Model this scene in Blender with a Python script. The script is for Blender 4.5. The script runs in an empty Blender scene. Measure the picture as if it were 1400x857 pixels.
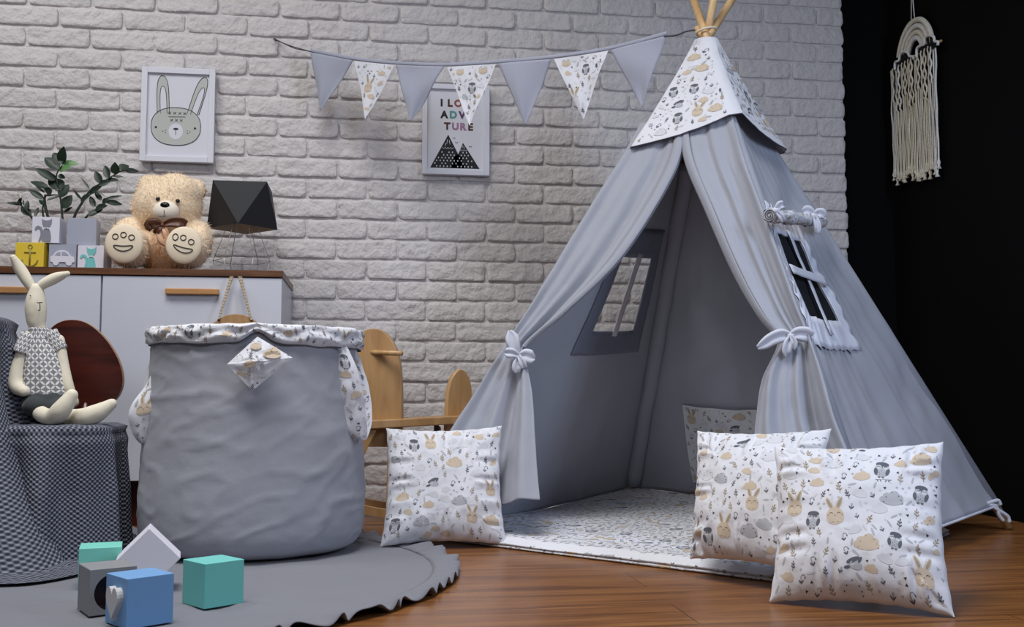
import bpy, math, random
from mathutils import Vector, Matrix, noise
V = Vector
PI = math.pi
scn = bpy.context.scene
col = scn.collection

# ------------------------------------------------------------------ camera, world, light
FPX = 1400.0; CX = 700.0; CY = 428.5; CAMH = 0.43
YAW = math.radians(8.0); PITCH = math.atan(111.5 / 1400)
FW = V((math.sin(YAW) * math.cos(PITCH), math.cos(YAW) * math.cos(PITCH), math.sin(PITCH)))
RT = V((math.cos(YAW), -math.sin(YAW), 0.0)); UP = RT.cross(FW)
CAM = V((0, 0, CAMH))
cd = bpy.data.cameras.new('camera'); cam = bpy.data.objects.new('camera', cd); col.objects.link(cam)
cd.sensor_width = 36.0; cd.lens = 36.0; cd.clip_start = 0.05; cd.clip_end = 50
cam.matrix_world = Matrix(((RT.x, UP.x, -FW.x, CAM.x), (RT.y, UP.y, -FW.y, CAM.y), (RT.z, UP.z, -FW.z, CAM.z), (0, 0, 0, 1)))
scn.camera = cam
scn.view_settings.view_transform = 'Standard'; scn.view_settings.look = 'None'
scn.view_settings.exposure = 0.0; scn.view_settings.gamma = 1.0; scn.view_settings.use_curve_mapping = False

w = bpy.data.worlds.new('world'); scn.world = w; w.use_nodes = True
w.node_tree.nodes['Background'].inputs[0].default_value = (0.86, 0.90, 1.0, 1)
w.node_tree.nodes['Background'].inputs[1].default_value = 0.07

def area(name, loc, target, size, power, color, sy=None):
    l = bpy.data.lights.new(name, 'AREA'); l.energy = power; l.color = color; l.size = size
    if sy: l.shape = 'RECTANGLE'; l.size_y = sy
    o = bpy.data.objects.new(name, l); col.objects.link(o)
    o.location = loc; o.rotation_euler = (V(target) - V(loc)).to_track_quat('-Z', 'Y').to_euler()
    return o
area('window_daylight', (-1.7, 2.6, 3.0), (-1.3, 4.0, 1.1), 1.0, 27, (0.98, 0.98, 1.0), 1.0)
area('softbox_right', (2.05, 0.95, 1.6), (1.75, 2.8, 0.7), 0.6, 33, (0.62, 0.75, 1.0), 0.9)
cl_ = area('ceiling_daylight', (-0.3, 1.7, 3.4), (0.0, 2.25, 0.0), 1.3, 37, (1.0, 0.99, 0.98), 1.3); cl_.data.spread = math.radians(105)
area('front_fill', (-0.9, -0.6, 2.2), (-0.2, 3.0, 0.5), 1.4, 14, (0.99, 0.99, 1.0), 1.2)  # added fill lamp behind the camera, no window stands there

# ------------------------------------------------------------------ pixel to place helpers
def ray(x, y): return FW + RT * ((x - CX) / FPX) - UP * ((y - CY) / FPX)
def atY(x, y, Y): r = ray(x, y); return CAM + r * (Y / r.y)
def atX(x, y, X): r = ray(x, y); return CAM + r * (X / r.x)
def atZ(x, y, Z=0.0): r = ray(x, y); return CAM + r * ((Z - CAMH) / r.z)
def atP(x, y, P, n): r = ray(x, y); return CAM + r * ((P - CAM).dot(n) / r.dot(n))

# ------------------------------------------------------------------ materials
def lin(c):
    f = lambda a: (a / 255 / 12.92) if a / 255 <= 0.04045 else ((a / 255 + 0.055) / 1.055) ** 2.4
    return (f(c[0]), f(c[1]), f(c[2]), 1)
MATS = {}
def mat(name, rgb, rough=0.8, metal=0.0, bump=0.0, bscale=60.0, var=0.0, vscale=4.0, sheen=0.0, spec=0.5, fine=0.0):
    if name in MATS: return MATS[name]
    m = bpy.data.materials.new(name); m.use_nodes = True; nt = m.node_tree; b = nt.nodes['Principled BSDF']
    b.inputs['Roughness'].default_value = rough; b.inputs['Metallic'].default_value = metal
    b.inputs['Specular IOR Level'].default_value = spec
    if sheen: b.inputs['Sheen Weight'].default_value = sheen
    tc = nt.nodes.new('ShaderNodeTexCoord')
    n = nt.nodes.new('ShaderNodeTexNoise'); n.inputs['Scale'].default_value = vscale; n.inputs['Detail'].default_value = 5
    nt.links.new(tc.outputs['Object'], n.inputs['Vector'])
    mx = nt.nodes.new('ShaderNodeMix'); mx.data_type = 'RGBA'
    c = lin(rgb); v = max(var, 0.03)
    mx.inputs[6].default_value = tuple(x * (1 - v) for x in c[:3]) + (1,)
    mx.inputs[7].default_value = tuple(min(1, x * (1 + v)) for x in c[:3]) + (1,)
    nt.links.new(n.outputs['Fac'], mx.inputs[0]); nt.links.new(mx.outputs[2], b.inputs['Base Color'])
    if bump or fine:
        n2 = nt.nodes.new('ShaderNodeTexNoise'); n2.inputs['Scale'].default_value = bscale; n2.inputs['Detail'].default_value = 6
        nt.links.new(tc.outputs['Object'], n2.inputs['Vector'])
        bp = nt.nodes.new('ShaderNodeBump'); bp.inputs['Strength'].default_value = bump; bp.inputs['Distance'].default_value = 0.01
        nt.links.new(n2.outputs['Fac'], bp.inputs['Height']); last = bp
        if fine:
            n3 = nt.nodes.new('ShaderNodeTexNoise'); n3.inputs['Scale'].default_value = 700; n3.inputs['Detail'].default_value = 2
            nt.links.new(tc.outputs['Object'], n3.inputs['Vector'])
            b3 = nt.nodes.new('ShaderNodeBump'); b3.inputs['Strength'].default_value = fine; b3.inputs['Distance'].default_value = 0.002
            nt.links.new(n3.outputs['Fac'], b3.inputs['Height']); nt.links.new(bp.outputs[0], b3.inputs['Normal']); last = b3
        nt.links.new(last.outputs[0], b.inputs['Normal'])
    MATS[name] = m; return m

def cloth(name, rgb, bump=0.25, bscale=14, var=0.05):
    return mat(name, rgb, 0.9, bump=bump, bscale=bscale, var=var, vscale=6, sheen=0.15, spec=0.2, fine=0.25)

def wood(name, c1, c2, rough=0.4, scale=(2, 30, 30), axis='X', coat=0.0):
    if name in MATS: return MATS[name]
    m = bpy.data.materials.new(name); m.use_nodes = True; nt = m.node_tree; b = nt.nodes['Principled BSDF']
    b.inputs['Roughness'].default_value = rough
    if coat: b.inputs['Coat Weight'].default_value = coat; b.inputs['Coat Roughness'].default_value = 0.15
    tc = nt.nodes.new('ShaderNodeTexCoord'); mp = nt.nodes.new('ShaderNodeMapping'); mp.inputs['Scale'].default_value = scale
    nt.links.new(tc.outputs['Object'], mp.inputs[0])
    n = nt.nodes.new('ShaderNodeTexNoise'); n.inputs['Scale'].default_value = 1.5; n.inputs['Detail'].default_value = 8; n.inputs['Distortion'].default_value = 0.8
    nt.links.new(mp.outputs[0], n.inputs['Vector'])
    r = nt.nodes.new('ShaderNodeValToRGB'); r.color_ramp.elements[0].color = lin(c1); r.color_ramp.elements[1].color = lin(c2)
    r.color_ramp.elements[0].position = 0.3; r.color_ramp.elements[1].position = 0.7
    nt.links.new(n.outputs['Fac'], r.inputs[0]); nt.links.new(r.outputs[0], b.inputs['Base Color'])
    bp = nt.nodes.new('ShaderNodeBump'); bp.inputs['Strength'].default_value = 0.08; bp.inputs['Distance'].default_value = 0.003
    nt.links.new(n.outputs['Fac'], bp.inputs['Height']); nt.links.new(bp.outputs[0], b.inputs['Normal'])
    MATS[name] = m; return m

def floor_mat():
    m = bpy.data.materials.new('oak_laminate'); m.use_nodes = True; nt = m.node_tree; b = nt.nodes['Principled BSDF']
    tc = nt.nodes.new('ShaderNodeTexCoord')
    br = nt.nodes.new('ShaderNodeTexBrick'); br.inputs['Scale'].default_value = 1.0
    br.inputs['Brick Width'].default_value = 1.25; br.inputs['Row Height'].default_value = 0.19; br.inputs['Mortar Size'].default_value = 0.0012
    br.inputs['Mortar Smooth'].default_value = 0.3; br.inputs['Bias'].default_value = 0.0
    br.inputs['Color1'].default_value = (0.3, 0.3, 0.3, 1); br.inputs['Color2'].default_value = (0.8, 0.8, 0.8, 1); br.inputs['Mortar'].default_value = (0, 0, 0, 1)
    nt.links.new(tc.outputs['Object'], br.inputs['Vector'])
    mp = nt.nodes.new('ShaderNodeMapping'); mp.inputs['Scale'].default_value = (1.6, 26, 1)
    nt.links.new(tc.outputs['Object'], mp.inputs[0])
    ad = nt.nodes.new('ShaderNodeVectorMath'); ad.operation = 'ADD'
    nt.links.new(mp.outputs[0], ad.inputs[0]); nt.links.new(br.outputs['Color'], ad.inputs[1])
    n = nt.nodes.new('ShaderNodeTexNoise'); n.inputs['Scale'].default_value = 1.3; n.inputs['Detail'].default_value = 9; n.inputs['Distortion'].default_value = 1.2
    nt.links.new(ad.outputs[0], n.inputs['Vector'])
    r = nt.nodes.new('ShaderNodeValToRGB'); e = r.color_ramp.elements
    e[0].position = 0.3; e[0].color = lin((94, 58, 28)); e[1].position = 0.72; e[1].color = lin((156, 106, 58))
    k = e.new(0.5); k.color = lin((134, 86, 46))
    nt.links.new(n.outputs['Fac'], r.inputs[0])
    mu = nt.nodes.new('ShaderNodeMix'); mu.data_type = 'RGBA'; mu.blend_type = 'MULTIPLY'; mu.inputs[0].default_value = 0.25
    nt.links.new(r.outputs[0], mu.inputs[6]); nt.links.new(br.outputs['Color'], mu.inputs[7])
    m2 = nt.nodes.new('ShaderNodeMix'); m2.data_type = 'RGBA'; m2.inputs[7].default_value = lin((50, 30, 18))
    nt.links.new(br.outputs['Fac'], m2.inputs[0]); nt.links.new(mu.outputs[2], m2.inputs[6])
    nt.links.new(m2.outputs[2], b.inputs['Base Color'])
    b.inputs['Roughness'].default_value = 0.32
    bp = nt.nodes.new('ShaderNodeBump'); bp.inputs['Strength'].default_value = 0.06; bp.inputs['Distance'].default_value = 0.003
    nt.links.new(n.outputs['Fac'], bp.inputs['Height']); nt.links.new(bp.outputs[0], b.inputs['Normal'])
    return m

def knit_mat():
    m = bpy.data.materials.new('knitted_wool'); m.use_nodes = True; nt = m.node_tree; b = nt.nodes['Principled BSDF']
    b.inputs['Roughness'].default_value = 0.95; b.inputs['Specular IOR Level'].default_value = 0.2
    uv = nt.nodes.new('ShaderNodeUVMap')
    sp = nt.nodes.new('ShaderNodeSeparateXYZ'); nt.links.new(uv.outputs[0], sp.inputs[0])
    def mth(op, a, bb=None):
        q = nt.nodes.new('ShaderNodeMath'); q.operation = op
        for i, s in enumerate((a, bb)):
            if s is None: continue
            if isinstance(s, (int, float)): q.inputs[i].default_value = s
            else: nt.links.new(s, q.inputs[i])
        return q.outputs[0]
    k = 2 * PI / 0.0125
    a = mth('SINE', mth('MULTIPLY', mth('ADD', sp.outputs[0], sp.outputs[1]), k))
    c = mth('SINE', mth('MULTIPLY', mth('SUBTRACT', sp.outputs[0], sp.outputs[1]), k))
    h = mth('MULTIPLY', mth('ADD', mth('ADD', a, c), 2.0), 0.25)
    r = nt.nodes.new('ShaderNodeValToRGB'); r.color_ramp.elements[0].color = lin((52, 54, 64)); r.color_ramp.elements[1].color = lin((134, 138, 152))
    r.color_ramp.elements[0].position = 0.25; r.color_ramp.elements[1].position = 0.85
    nt.links.new(h, r.inputs[0]); nt.links.new(r.outputs[0], b.inputs['Base Color'])
    bp = nt.nodes.new('ShaderNodeBump'); bp.inputs['Strength'].default_value = 0.9; bp.inputs['Distance'].default_value = 0.004
    nt.links.new(h, bp.inputs['Height']); nt.links.new(bp.outputs[0], b.inputs['Normal'])
    return m

def shirt_mat():
    m = bpy.data.materials.new('circle_print_cotton'); m.use_nodes = True; nt = m.node_tree; b = nt.nodes['Principled BSDF']
    b.inputs['Roughness'].default_value = 0.9
    uv = nt.nodes.new('ShaderNodeUVMap')
    def ring(off):
        mp = nt.nodes.new('ShaderNodeVectorMath'); mp.operation = 'MULTIPLY_ADD'
        mp.inputs[1].default_value = (40, 40, 0); mp.inputs[2].default_value = (off, off, 0)
        nt.links.new(uv.outputs[0], mp.inputs[0])
        fr = nt.nodes.new('ShaderNodeVectorMath'); fr.operation = 'FRACTION'; nt.links.new(mp.outputs[0], fr.inputs[0])
        d = nt.nodes.new('ShaderNodeVectorMath'); d.operation = 'DISTANCE'; d.inputs[1].default_value = (0.5, 0.5, 0); nt.links.new(fr.outputs[0], d.inputs[0])
        g = nt.nodes.new('ShaderNodeMath'); g.operation = 'LESS_THAN'; g.inputs[1].default_value = 0.47; nt.links.new(d.outputs['Value'], g.inputs[0])
        return g.outputs[0]
    a, c = ring(0.0), ring(0.5)
    x = nt.nodes.new('ShaderNodeMath'); x.operation = 'MULTIPLY'; nt.links.new(a, x.inputs[0]); nt.links.new(c, x.inputs[1])
    mx = nt.nodes.new('ShaderNodeMix'); mx.data_type = 'RGBA'; mx.inputs[6].default_value = lin((128, 128, 132)); mx.inputs[7].default_value = lin((226, 224, 222))
    nt.links.new(x.outputs[0], mx.inputs[0]); nt.links.new(mx.outputs[2], b.inputs['Base Color'])
    return m

GREY = cloth('grey_cotton', (160, 163, 174))
GREYIN = GREY
HAMP = cloth('hamper_cotton', (158, 160, 170), 0.35, 10)
RUG = cloth('rug_cotton', (120, 121, 129), 0.5, 9)
FLAG = cloth('flag_cotton', (160, 163, 178), 0.15, 12)
WHITE = cloth('white_cotton', (218, 219, 226), 0.3, 16)
TIE = cloth('tie_cotton', (205, 208, 220), 0.3, 18)
P_DARK = mat('print_charcoal', (92, 95, 104), 0.9)
P_GREY = mat('print_grey', (176, 178, 184), 0.9)
P_LIGHT = mat('print_pale_grey', (206, 207, 213), 0.9)
P_TAN = mat('print_tan', (200, 184, 164), 0.9)
P_BROWN = mat('print_brown', (158, 145, 126), 0.9)
P_BLACK = mat('print_black', (58, 59, 66), 0.9)
PRINT = [WHITE, P_DARK, P_GREY, P_LIGHT, P_TAN, P_BROWN, P_BLACK]
DK, GR, LG, TN, BN, BK = 1, 2, 3, 4, 5, 6
POLEW = wood('pine_pole', (196, 158, 108), (222, 188, 140), 0.45, (30, 30, 3))
BLACKP = mat('black_paint', (9, 9, 10), 0.85, spec=0.1)
WHITEP = mat('white_lacquer', (206, 208, 218), 0.35)
WALNUT = wood('walnut_edge', (78, 46, 26), (116, 74, 44), 0.35, (3, 40, 40))
DKWOOD = wood('dark_red_wood', (52, 16, 10), (84, 30, 20), 0.3, (3, 3, 20), coat=0.3)
HANDLE = wood('oak_handle', (172, 122, 74), (196, 146, 94), 0.5, (4, 40, 40))
PLY = wood('beech_ply', (164, 124, 80), (190, 150, 104), 0.42, (16, 16, 3), coat=0.2)
PINE = wood('pine_board', (178, 134, 86), (206, 166, 116), 0.42, (22, 22, 2), coat=0.2)

# ------------------------------------------------------------------ mesh building
class MB:
    def __init__(s): s.v = []; s.f = []; s.m = []; s.sm = []; s.uv = {}
    def add(s, vs, fs, m=0, smooth=True, M=None, uvs=None):
        o = len(s.v)
        for p in vs: s.v.append((M @ V(p)) if M is not None else V(p))
        if uvs:
            for i, q in enumerate(uvs): s.uv[o + i] = q
        for f in fs: s.f.append([o + i for i in f]); s.m.append(m); s.sm.append(smooth)
        return s
    def grid(s, fn, nu, nv, m=0, cu=False, cv=False, smooth=True, M=None, uvf=None, skip=None):
        ku = nu if cu else nu + 1; kv = nv if cv else nv + 1
        vs = [fn(i / nu, j / nv) for j in range(kv) for i in range(ku)]
        uvs = [uvf(i / nu, j / nv) for j in range(kv) for i in range(ku)] if uvf else None
        fs = []
        for j in range(nv):
            for i in range(nu):
                if skip and skip((i + .5) / nu, (j + .5) / nv): continue
                fs.append([j * ku + i, j * ku + (i + 1) % ku, ((j + 1) % kv) * ku + (i + 1) % ku, ((j + 1) % kv) * ku + i])
        return s.add(vs, fs, m, smooth, M, uvs)
    def tube(s, pts, r, n=10, m=0, caps=True, smooth=True):
        pts = [V(p) for p in pts]; k = len(pts); rs = r if isinstance(r, (list, tuple)) else [r] * k
        prev = None; vs = []; fs = []
        for i, p in enumerate(pts):
            d = (pts[min(i + 1, k - 1)] - pts[max(i - 1, 0)])
            if d.length < 1e-9: d = V((0, 0, 1))
            d.normalize()
            if prev is None: a = d.orthogonal().normalized()
            else:
                a = prev - d * prev.dot(d)
                a = a.normalized() if a.length > 1e-6 else d.orthogonal().normalized()
            prev = a; b = d.cross(a)
            for j in range(n):
                t = 2 * PI * j / n; vs.append(p + (a * math.cos(t) + b * math.sin(t)) * rs[i])
        for i in range(k - 1):
            for j in range(n): fs.append([i * n + j, i * n + (j + 1) % n, (i + 1) * n + (j + 1) % n, (i + 1) * n + j])
        if caps: fs.append(list(range(n))[::-1]); fs.append([(k - 1) * n + j for j in range(n)])
        return s.add(vs, fs, m, smooth)
    def ell(s, c, r, M=None, nu=24, nv=14, m=0):
        c = V(c); r = (r, r, r) if isinstance(r, (int, float)) else r
        R = M if M is not None else Matrix.Identity(3)
        def fn(u, v):
            a = 2 * PI * u; b = PI * (v - .5)
            return c + R @ V((r[0] * math.cos(b) * math.cos(a), r[1] * math.cos(b) * math.sin(a), r[2] * math.sin(b)))
        return s.grid(fn, nu, nv, m, cu=True)
    def prism(s, out, th, M=None, m=0, ms=None, smooth=False):
        """outline in local x,z; thickness along local y from 0 to th"""
        n = len(out); ms = m if ms is None else ms
        vs = [(x, 0, z) for x, z in out] + [(x, th, z) for x, z in out]
        s.add(vs, [list(range(n)), list(range(n, 2 * n))[::-1]], m, smooth, M)
        o = len(s.v) - 2 * n
        for i in range(n):
            s.f.append([o + i, o + n + i, o + n + (i + 1) % n, o + (i + 1) % n]); s.m.append(ms); s.sm.append(smooth)
        return s
    def box(s, a, b, m=0, M=None):
        (x0, y0, z0), (x1, y1, z1) = a, b
        vs = [(x0, y0, z0), (x1, y0, z0), (x1, y1, z0), (x0, y1, z0), (x0, y0, z1), (x1, y0, z1), (x1, y1, z1), (x0, y1, z1)]
        return s.add(vs, [[0, 3, 2, 1], [4, 5, 6, 7], [0, 1, 5, 4], [1, 2, 6, 5], [2, 3, 7, 6], [3, 0, 4, 7]], m, False, M)
    def decal(s, surf, poly, m, off, out=None, rings=(0.5, 1.0)):
        cx = sum(p[0] for p in poly) / len(poly); cy = sum(p[1] for p in poly) / len(poly)
        def pt(x, y):
            e = 0.003; p = surf(x, y); a = surf(x + e, y) - p; b = surf(x, y + e) - p
            n = a.cross(b)
            if n.length < 1e-12: n = V((0, -1, 0))
            n.normalize()
            o = out if out is not None else (CAM - p)
            if n.dot(o) < 0: n = -n
            return p + n * off
        k = len(poly); vs = [pt(cx, cy)]; fs = []
        for r in rings:
            for (x, y) in poly: vs.append(pt(cx + (x - cx) * r, cy + (y - cy) * r))
        for i in range(k): fs.append([0, 1 + i, 1 + (i + 1) % k])
        for q in range(len(rings) - 1):
            for i in range(k):
                a = 1 + q * k; b = a + k
                fs.append([a + i, b + i, b + (i + 1) % k, a + (i + 1) % k])
        return s.add(vs, fs, m, True)
    def build(s, name, mats, parent=None, loc=None, solid=0, sub=0, bevel=0, remesh=0, weld=False):
        if not isinstance(mats, (list, tuple)): mats = [mats]
        base = V((0, 0, 0))
        if parent is not None: base = V(parent['_w'])
        elif loc is not None: base = V(loc)
        me = bpy.data.meshes.new(name)
        me.from_pydata([p - base for p in s.v], [], s.f)
        for m in mats: me.materials.append(m)
        me.polygons.foreach_set('material_index', s.m); me.polygons.foreach_set('use_smooth', s.sm)
        if s.uv:
            l = me.uv_layers.new(name='UVMap')
            for lp in me.loops: l.data[lp.index].uv = s.uv.get(lp.vertex_index, (0, 0))
        me.update()
        o = bpy.data.objects.new(name, me); col.objects.link(o)
        if parent is not None: o.parent = parent
        else: o.location = base
        o['_w'] = tuple(base)
        if remesh:
            q = o.modifiers.new('r', 'REMESH'); q.mode = 'VOXEL'; q.voxel_size = remesh; q.use_smooth_shade = True
            q = o.modifiers.new('s', 'SMOOTH'); q.iterations = 6; q.factor = 0.5
        if solid: q = o.modifiers.new('t', 'SOLIDIFY'); q.thickness = solid; q.offset = 0
        if bevel:
            q = o.modifiers.new('b', 'BEVEL'); q.width = bevel; q.segments = 3; q.limit_method = 'ANGLE'; q.angle_limit = 0.6
        if sub: q = o.modifiers.new('u', 'SUBSURF'); q.levels = sub; q.render_levels = sub
        return o

def thing(name, label, cat, loc, group=None):
    o = bpy.data.objects.new(name, None); col.objects.link(o); o.location = loc; o.empty_display_size = 0.05
    o['_w'] = tuple(loc); return tag(o, label, cat, group)
def tag(o, label, cat, group=None):
    o['label'] = label; o['category'] = cat
    if group: o['group'] = group
    return o
def lab(o, label): o['label'] = label; return o
def frame(o, x, z):
    """local x,z axes; y = into the object (away from viewer if x right and z up)"""
    x = V(x).normalized(); z = V(z); z = (z - x * z.dot(x)).normalized(); y = z.cross(x)
    return Matrix(((x.x, y.x, z.x, o[0]), (x.y, y.y, z.y, o[1]), (x.z, y.z, z.z, o[2]), (0, 0, 0, 1)))
def lerp(a, b, t): return a + (b - a) * t
def plerp(pts, t):
    """interpolate a list of tuples at t in 0..1 (by index), Catmull-Rom"""
    n = len(pts) - 1; f = min(max(t, 0), 1) * n; i = min(int(f), n - 1); f -= i
    g = lambda k: pts[min(max(k, 0), n)]
    a, b, c, d = g(i - 1), g(i), g(i + 1), g(i + 2)
    return tuple(0.5 * ((2 * q) + (r - p) * f + (2 * p - 5 * q + 4 * r - s_) * f * f + (3 * q - p - 3 * r + s_) * f ** 3) for p, q, r, s_ in zip(a, b, c, d))
def spline(pts, n): return [V(plerp([tuple(p) for p in pts], i / n)) for i in range(n + 1)]
def fn3(x, y, z=0.0): return noise.noise(V((x, y, z)))
def frac(x, y, z=0.0): return noise.fractal(V((x, y, z)), 0.8, 2.0, 4)
def circ(cx, cy, rx, ry=None, n=14, rot=0):
    ry = rx if ry is None else ry
    c, s_ = math.cos(rot), math.sin(rot)
    return [(cx + c * rx * math.cos(2 * PI * i / n) - s_ * ry * math.sin(2 * PI * i / n), cy + s_ * rx * math.cos(2 * PI * i / n) + c * ry * math.sin(2 * PI * i / n)) for i in range(n)]

# ------------------------------------------------------------------ woodland print motifs (unit = metres)
def leafp(x, y, l, wd, a): return circ(x + l / 2 * math.cos(a), y + l / 2 * math.sin(a), l / 2, wd / 2, 10, a)
def linep(x0, y0, x1, y1, wd):
    dx, dy = x1 - x0, y1 - y0; L = math.hypot(dx, dy) or 1; nx, ny = -dy / L * wd / 2, dx / L * wd / 2
    return [(x0 + nx, y0 + ny), (x1 + nx, y1 + ny), (x1 - nx, y1 - ny), (x0 - nx, y0 - ny)]
def arc(cx, cy, r, a0, a1, wd, n=5):
    o = []
    for i in range(n):
        b = a0 + (a1 - a0) * i / n; c = a0 + (a1 - a0) * (i + 1) / n
        o.append(linep(cx + r * math.cos(b), cy + r * math.sin(b), cx + r * math.cos(c), cy + r * math.sin(c), wd))
    return o
def m_cloud(c, dots=None, k=1.0):
    o = [(circ(0, 0.002, .022 * k, .010 * k, 16), c, 0), (circ(-.010 * k, .009 * k, .009 * k), c, 0), (circ(.003 * k, .013 * k, .010 * k), c, 0), (circ(.014 * k, .008 * k, .007 * k), c, 0), (circ(-.019 * k, .003 * k, .006 * k), c, 0)]
    if dots:
        for (x, y) in ((-.016, -.002), (-.012, .008), (.012, .012), (.017, .004), (.019, -.003), (-.002, .019)):
            o.append((circ(x * k, y * k, .0017, n=7), dots, 1))
    return o
def m_owl(k=1.0):
    o = [(circ(0, 0, .0165 * k, .021 * k, 20), GR, 0), (circ(0, .0155 * k, .0145 * k, .0075 * k, 14), DK, 1),
         (circ(-.013 * k, -.006 * k, .0045 * k, .010 * k, 10, .2), DK, 1), (circ(.013 * k, -.006 * k, .0045 * k, .010 * k, 10, -.2), DK, 1),
         (circ(-.007 * k, .007 * k, .006 * k), LG, 1), (circ(.007 * k, .007 * k, .006 * k), LG, 1),
         ([(-.003 * k, .020 * k), (.003 * k, .020 * k), (0, .003 * k)], DK, 2)]
    for sx in (-1, 1):
        for p in arc(sx * .0075 * k, .005 * k, .0038 * k, .3, PI - .3, .0012): o.append((p, BK, 3))
        for i in range(2): o.append((linep(sx * (.003 + .003 * i) * k, -.020 * k, sx * (.003 + .003 * i) * k, -.0235 * k, .0018), BK, 2))
    for (x, y) in ((0, -.004), (-.005, -.008), (.005, -.008), (0, -.012), (-.004, -.015), (.004, -.015)): o.append((circ(x * k, y * k, .0012, n=6), DK, 1))
    return o
def m_bunny(k=1.0):
    o = [(circ(-.010 * k, .028 * k, .0055 * k, .0165 * k, 14, .42), TN, 0), (circ(.010 * k, .028 * k, .0055 * k, .0165 * k, 14, -.42), TN, 0),
         (circ(-.011 * k, .029 * k, .003 * k, .012 * k, 12, .42), BN, 1), (circ(.011 * k, .029 * k, .003 * k, .012 * k, 12, -.42), BN, 1),
         (circ(0, 0, .0185 * k, .0195 * k, 20), TN, 0), (circ(0, -.008 * k, .0175 * k, .011 * k, 16), TN, 0)]
    for sx in (-1, 1):
        for p in arc(sx * .008 * k, .004 * k, .0035 * k, .2, PI - .2, .0012): o.append((p, BK, 2))
        o.append((circ(sx * .015 * k, .002 * k, .0018 * k, n=7), BN, 1))
        for p in arc(sx * .005 * k, -.016 * k, .003 * k, .3, PI - .3, .0011): o.append((p, BN, 2))
    o.append((circ(0, .001 * k, .002 * k, .0013 * k, 8), BN, 2))
    return o
def m_twig(c=DK):
    o = [(linep(-.019, 0, .019, .0015, .0013), c, 0)]
    for x in (-.015, -.008, .007, .014): o.append((leafp(x, 0, .006, .0025, -1.1 if x < 0 else -2.2), c, 0))
    return o
def m_flyowl():
    return [(circ(0, 0, .017, .010, 16, -.3), GR, 0), (circ(-.004, .011, .017, .0055, 12, .45), DK, 1), (circ(-.018, -.006, .0075, .0035, 10, .2), DK, 1),
            (circ(.012, .012, .0035, .008, 10, -.5), DK, 1), (circ(-.006, .003, .005), LG, 1)] + [(p, BK, 2) for p in arc(-.006, .002, .003, .3, PI - .3, .0011)]
def m_sprig(c, k=1.0):
    o = [(linep(0, -.011 * k, .001, .010 * k, .0011), c, 0)]
    for y, a in ((-.004, .7), (-.002, 2.4), (.003, .9), (.004, 2.2), (.009, 1.5)): o.append((leafp(0, y * k, .0085 * k, .0032 * k, a), c, 0))
    return o
def m_tulip():
    return [(linep(0, -.008, 0, .003, .0011), DK, 0), (leafp(0, -.006, .009, .003, .9), DK, 0), (leafp(0, -.006, .009, .003, 2.3), DK, 0), (leafp(0, .001, .007, .005, 1.57), GR, 0)]
def m_snow():
    return [(p, DK, 0) for p in arc(.003, .004, .005, 0, PI, .0011)] + [(linep(-.002, .004, -.001, -.010, .0011), DK, 0), (leafp(-.001, -.009, .009, .0032, 2.2), DK, 0), (leafp(-.001, -.009, .009, .0032, .9), DK, 0), (leafp(.008, .005, .005, .003, -1.57), DK, 0)]
def m_leaf(c): return [(leafp(0, -.010, .020, .0055, 1.3), c, 0)]
def m_tri(c, k=1.0): return [([(-.004 * k, -.003 * k), (.004 * k, -.003 * k), (0, .004 * k)], c, 0)]
def m_star(c): return [([(math.sin(PI * i / 5) * (.0042 if i % 2 == 0 else .0018), math.cos(PI * i / 5) * (.0042 if i % 2 == 0 else .0018)) for i in range(10)], c, 0)]
def m_dot(c): return [(circ(0, 0, .003, n=9), c, 0)]
SMALL = [lambda: m_tri(BK, .9), lambda: m_tri(LG), lambda: m_star(GR), lambda: m_dot(LG), lambda: m_tri(GR), lambda: m_leaf(GR), lambda: m_leaf(LG), lambda: m_dot(LG)]
MED = [lambda: m_sprig(BN), lambda: m_sprig(DK, .9), lambda: m_tulip(), lambda: m_snow(), lambda: m_sprig(BN), lambda: m_cloud(TN, None, .7), lambda: m_cloud(LG, None, .75), lambda: m_leaf(GR)]
BIG = [lambda: m_owl(1.0), lambda: m_bunny(1.0), lambda: m_cloud(TN, BN, 1.0), lambda: m_cloud(GR, DK, 1.1), lambda: m_flyowl(), lambda: m_cloud(LG, DK, 1.1)]
def put(mb, surf, motif, x, y, rot=0, k=1.0, off=0.0008, out=None, inside=None):
    c, s_ = math.cos(rot), math.sin(rot)
    for poly, m, lay in motif:
        q = [(x + k * (c * a - s_ * b), y + k * (s_ * a + c * b)) for a, b in poly]
        if inside:
            n_in = sum(1 for p in q if inside(*p))
            if n_in < len(q): continue
        mb.decal(surf, q, m, off + lay * 0.00018, out)
def print_on(mb, surf, x0, x1, y0, y1, inside, seed, k=1.0, placed=None, off=0.0012, out=None, dens=1.0):
    rnd = random.Random(seed); pl = []
    for (x, y, r, mo) in (placed or []):
        put(mb, surf, mo, x, y, rnd.uniform(-.1, .1), k, off, out, inside); pl.append((x, y, r * k))
    A = (x1 - x0) * (y1 - y0) / (k * k)
    for bank, r, cnt, rr in ((BIG, .026, 5.5, .15), (MED, .0135, 70, .5), (SMALL, .006, 150, 1.5)):
        n = int(A / (.02 if bank is BIG else .0012 if bank is MED else .0006) * dens); j = 0
        for t in range(n * 9):
            if j >= n: break
            x = rnd.uniform(x0, x1); y = rnd.uniform(y0, y1)
            if inside and not inside(x, y): continue
            if any((x - a) ** 2 + (y - b) ** 2 < (r * k + c * .93) ** 2 for a, b, c in pl): continue
            mo = bank[(j + rnd.randint(0, 1)) % len(bank)]() if bank is BIG else rnd.choice(bank)()
            put(mb, surf, mo, x, y, rnd.uniform(-rr, rr), k * rnd.uniform(.9, 1.1), off, out, inside); pl.append((x, y, r * k)); j += 1

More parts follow.
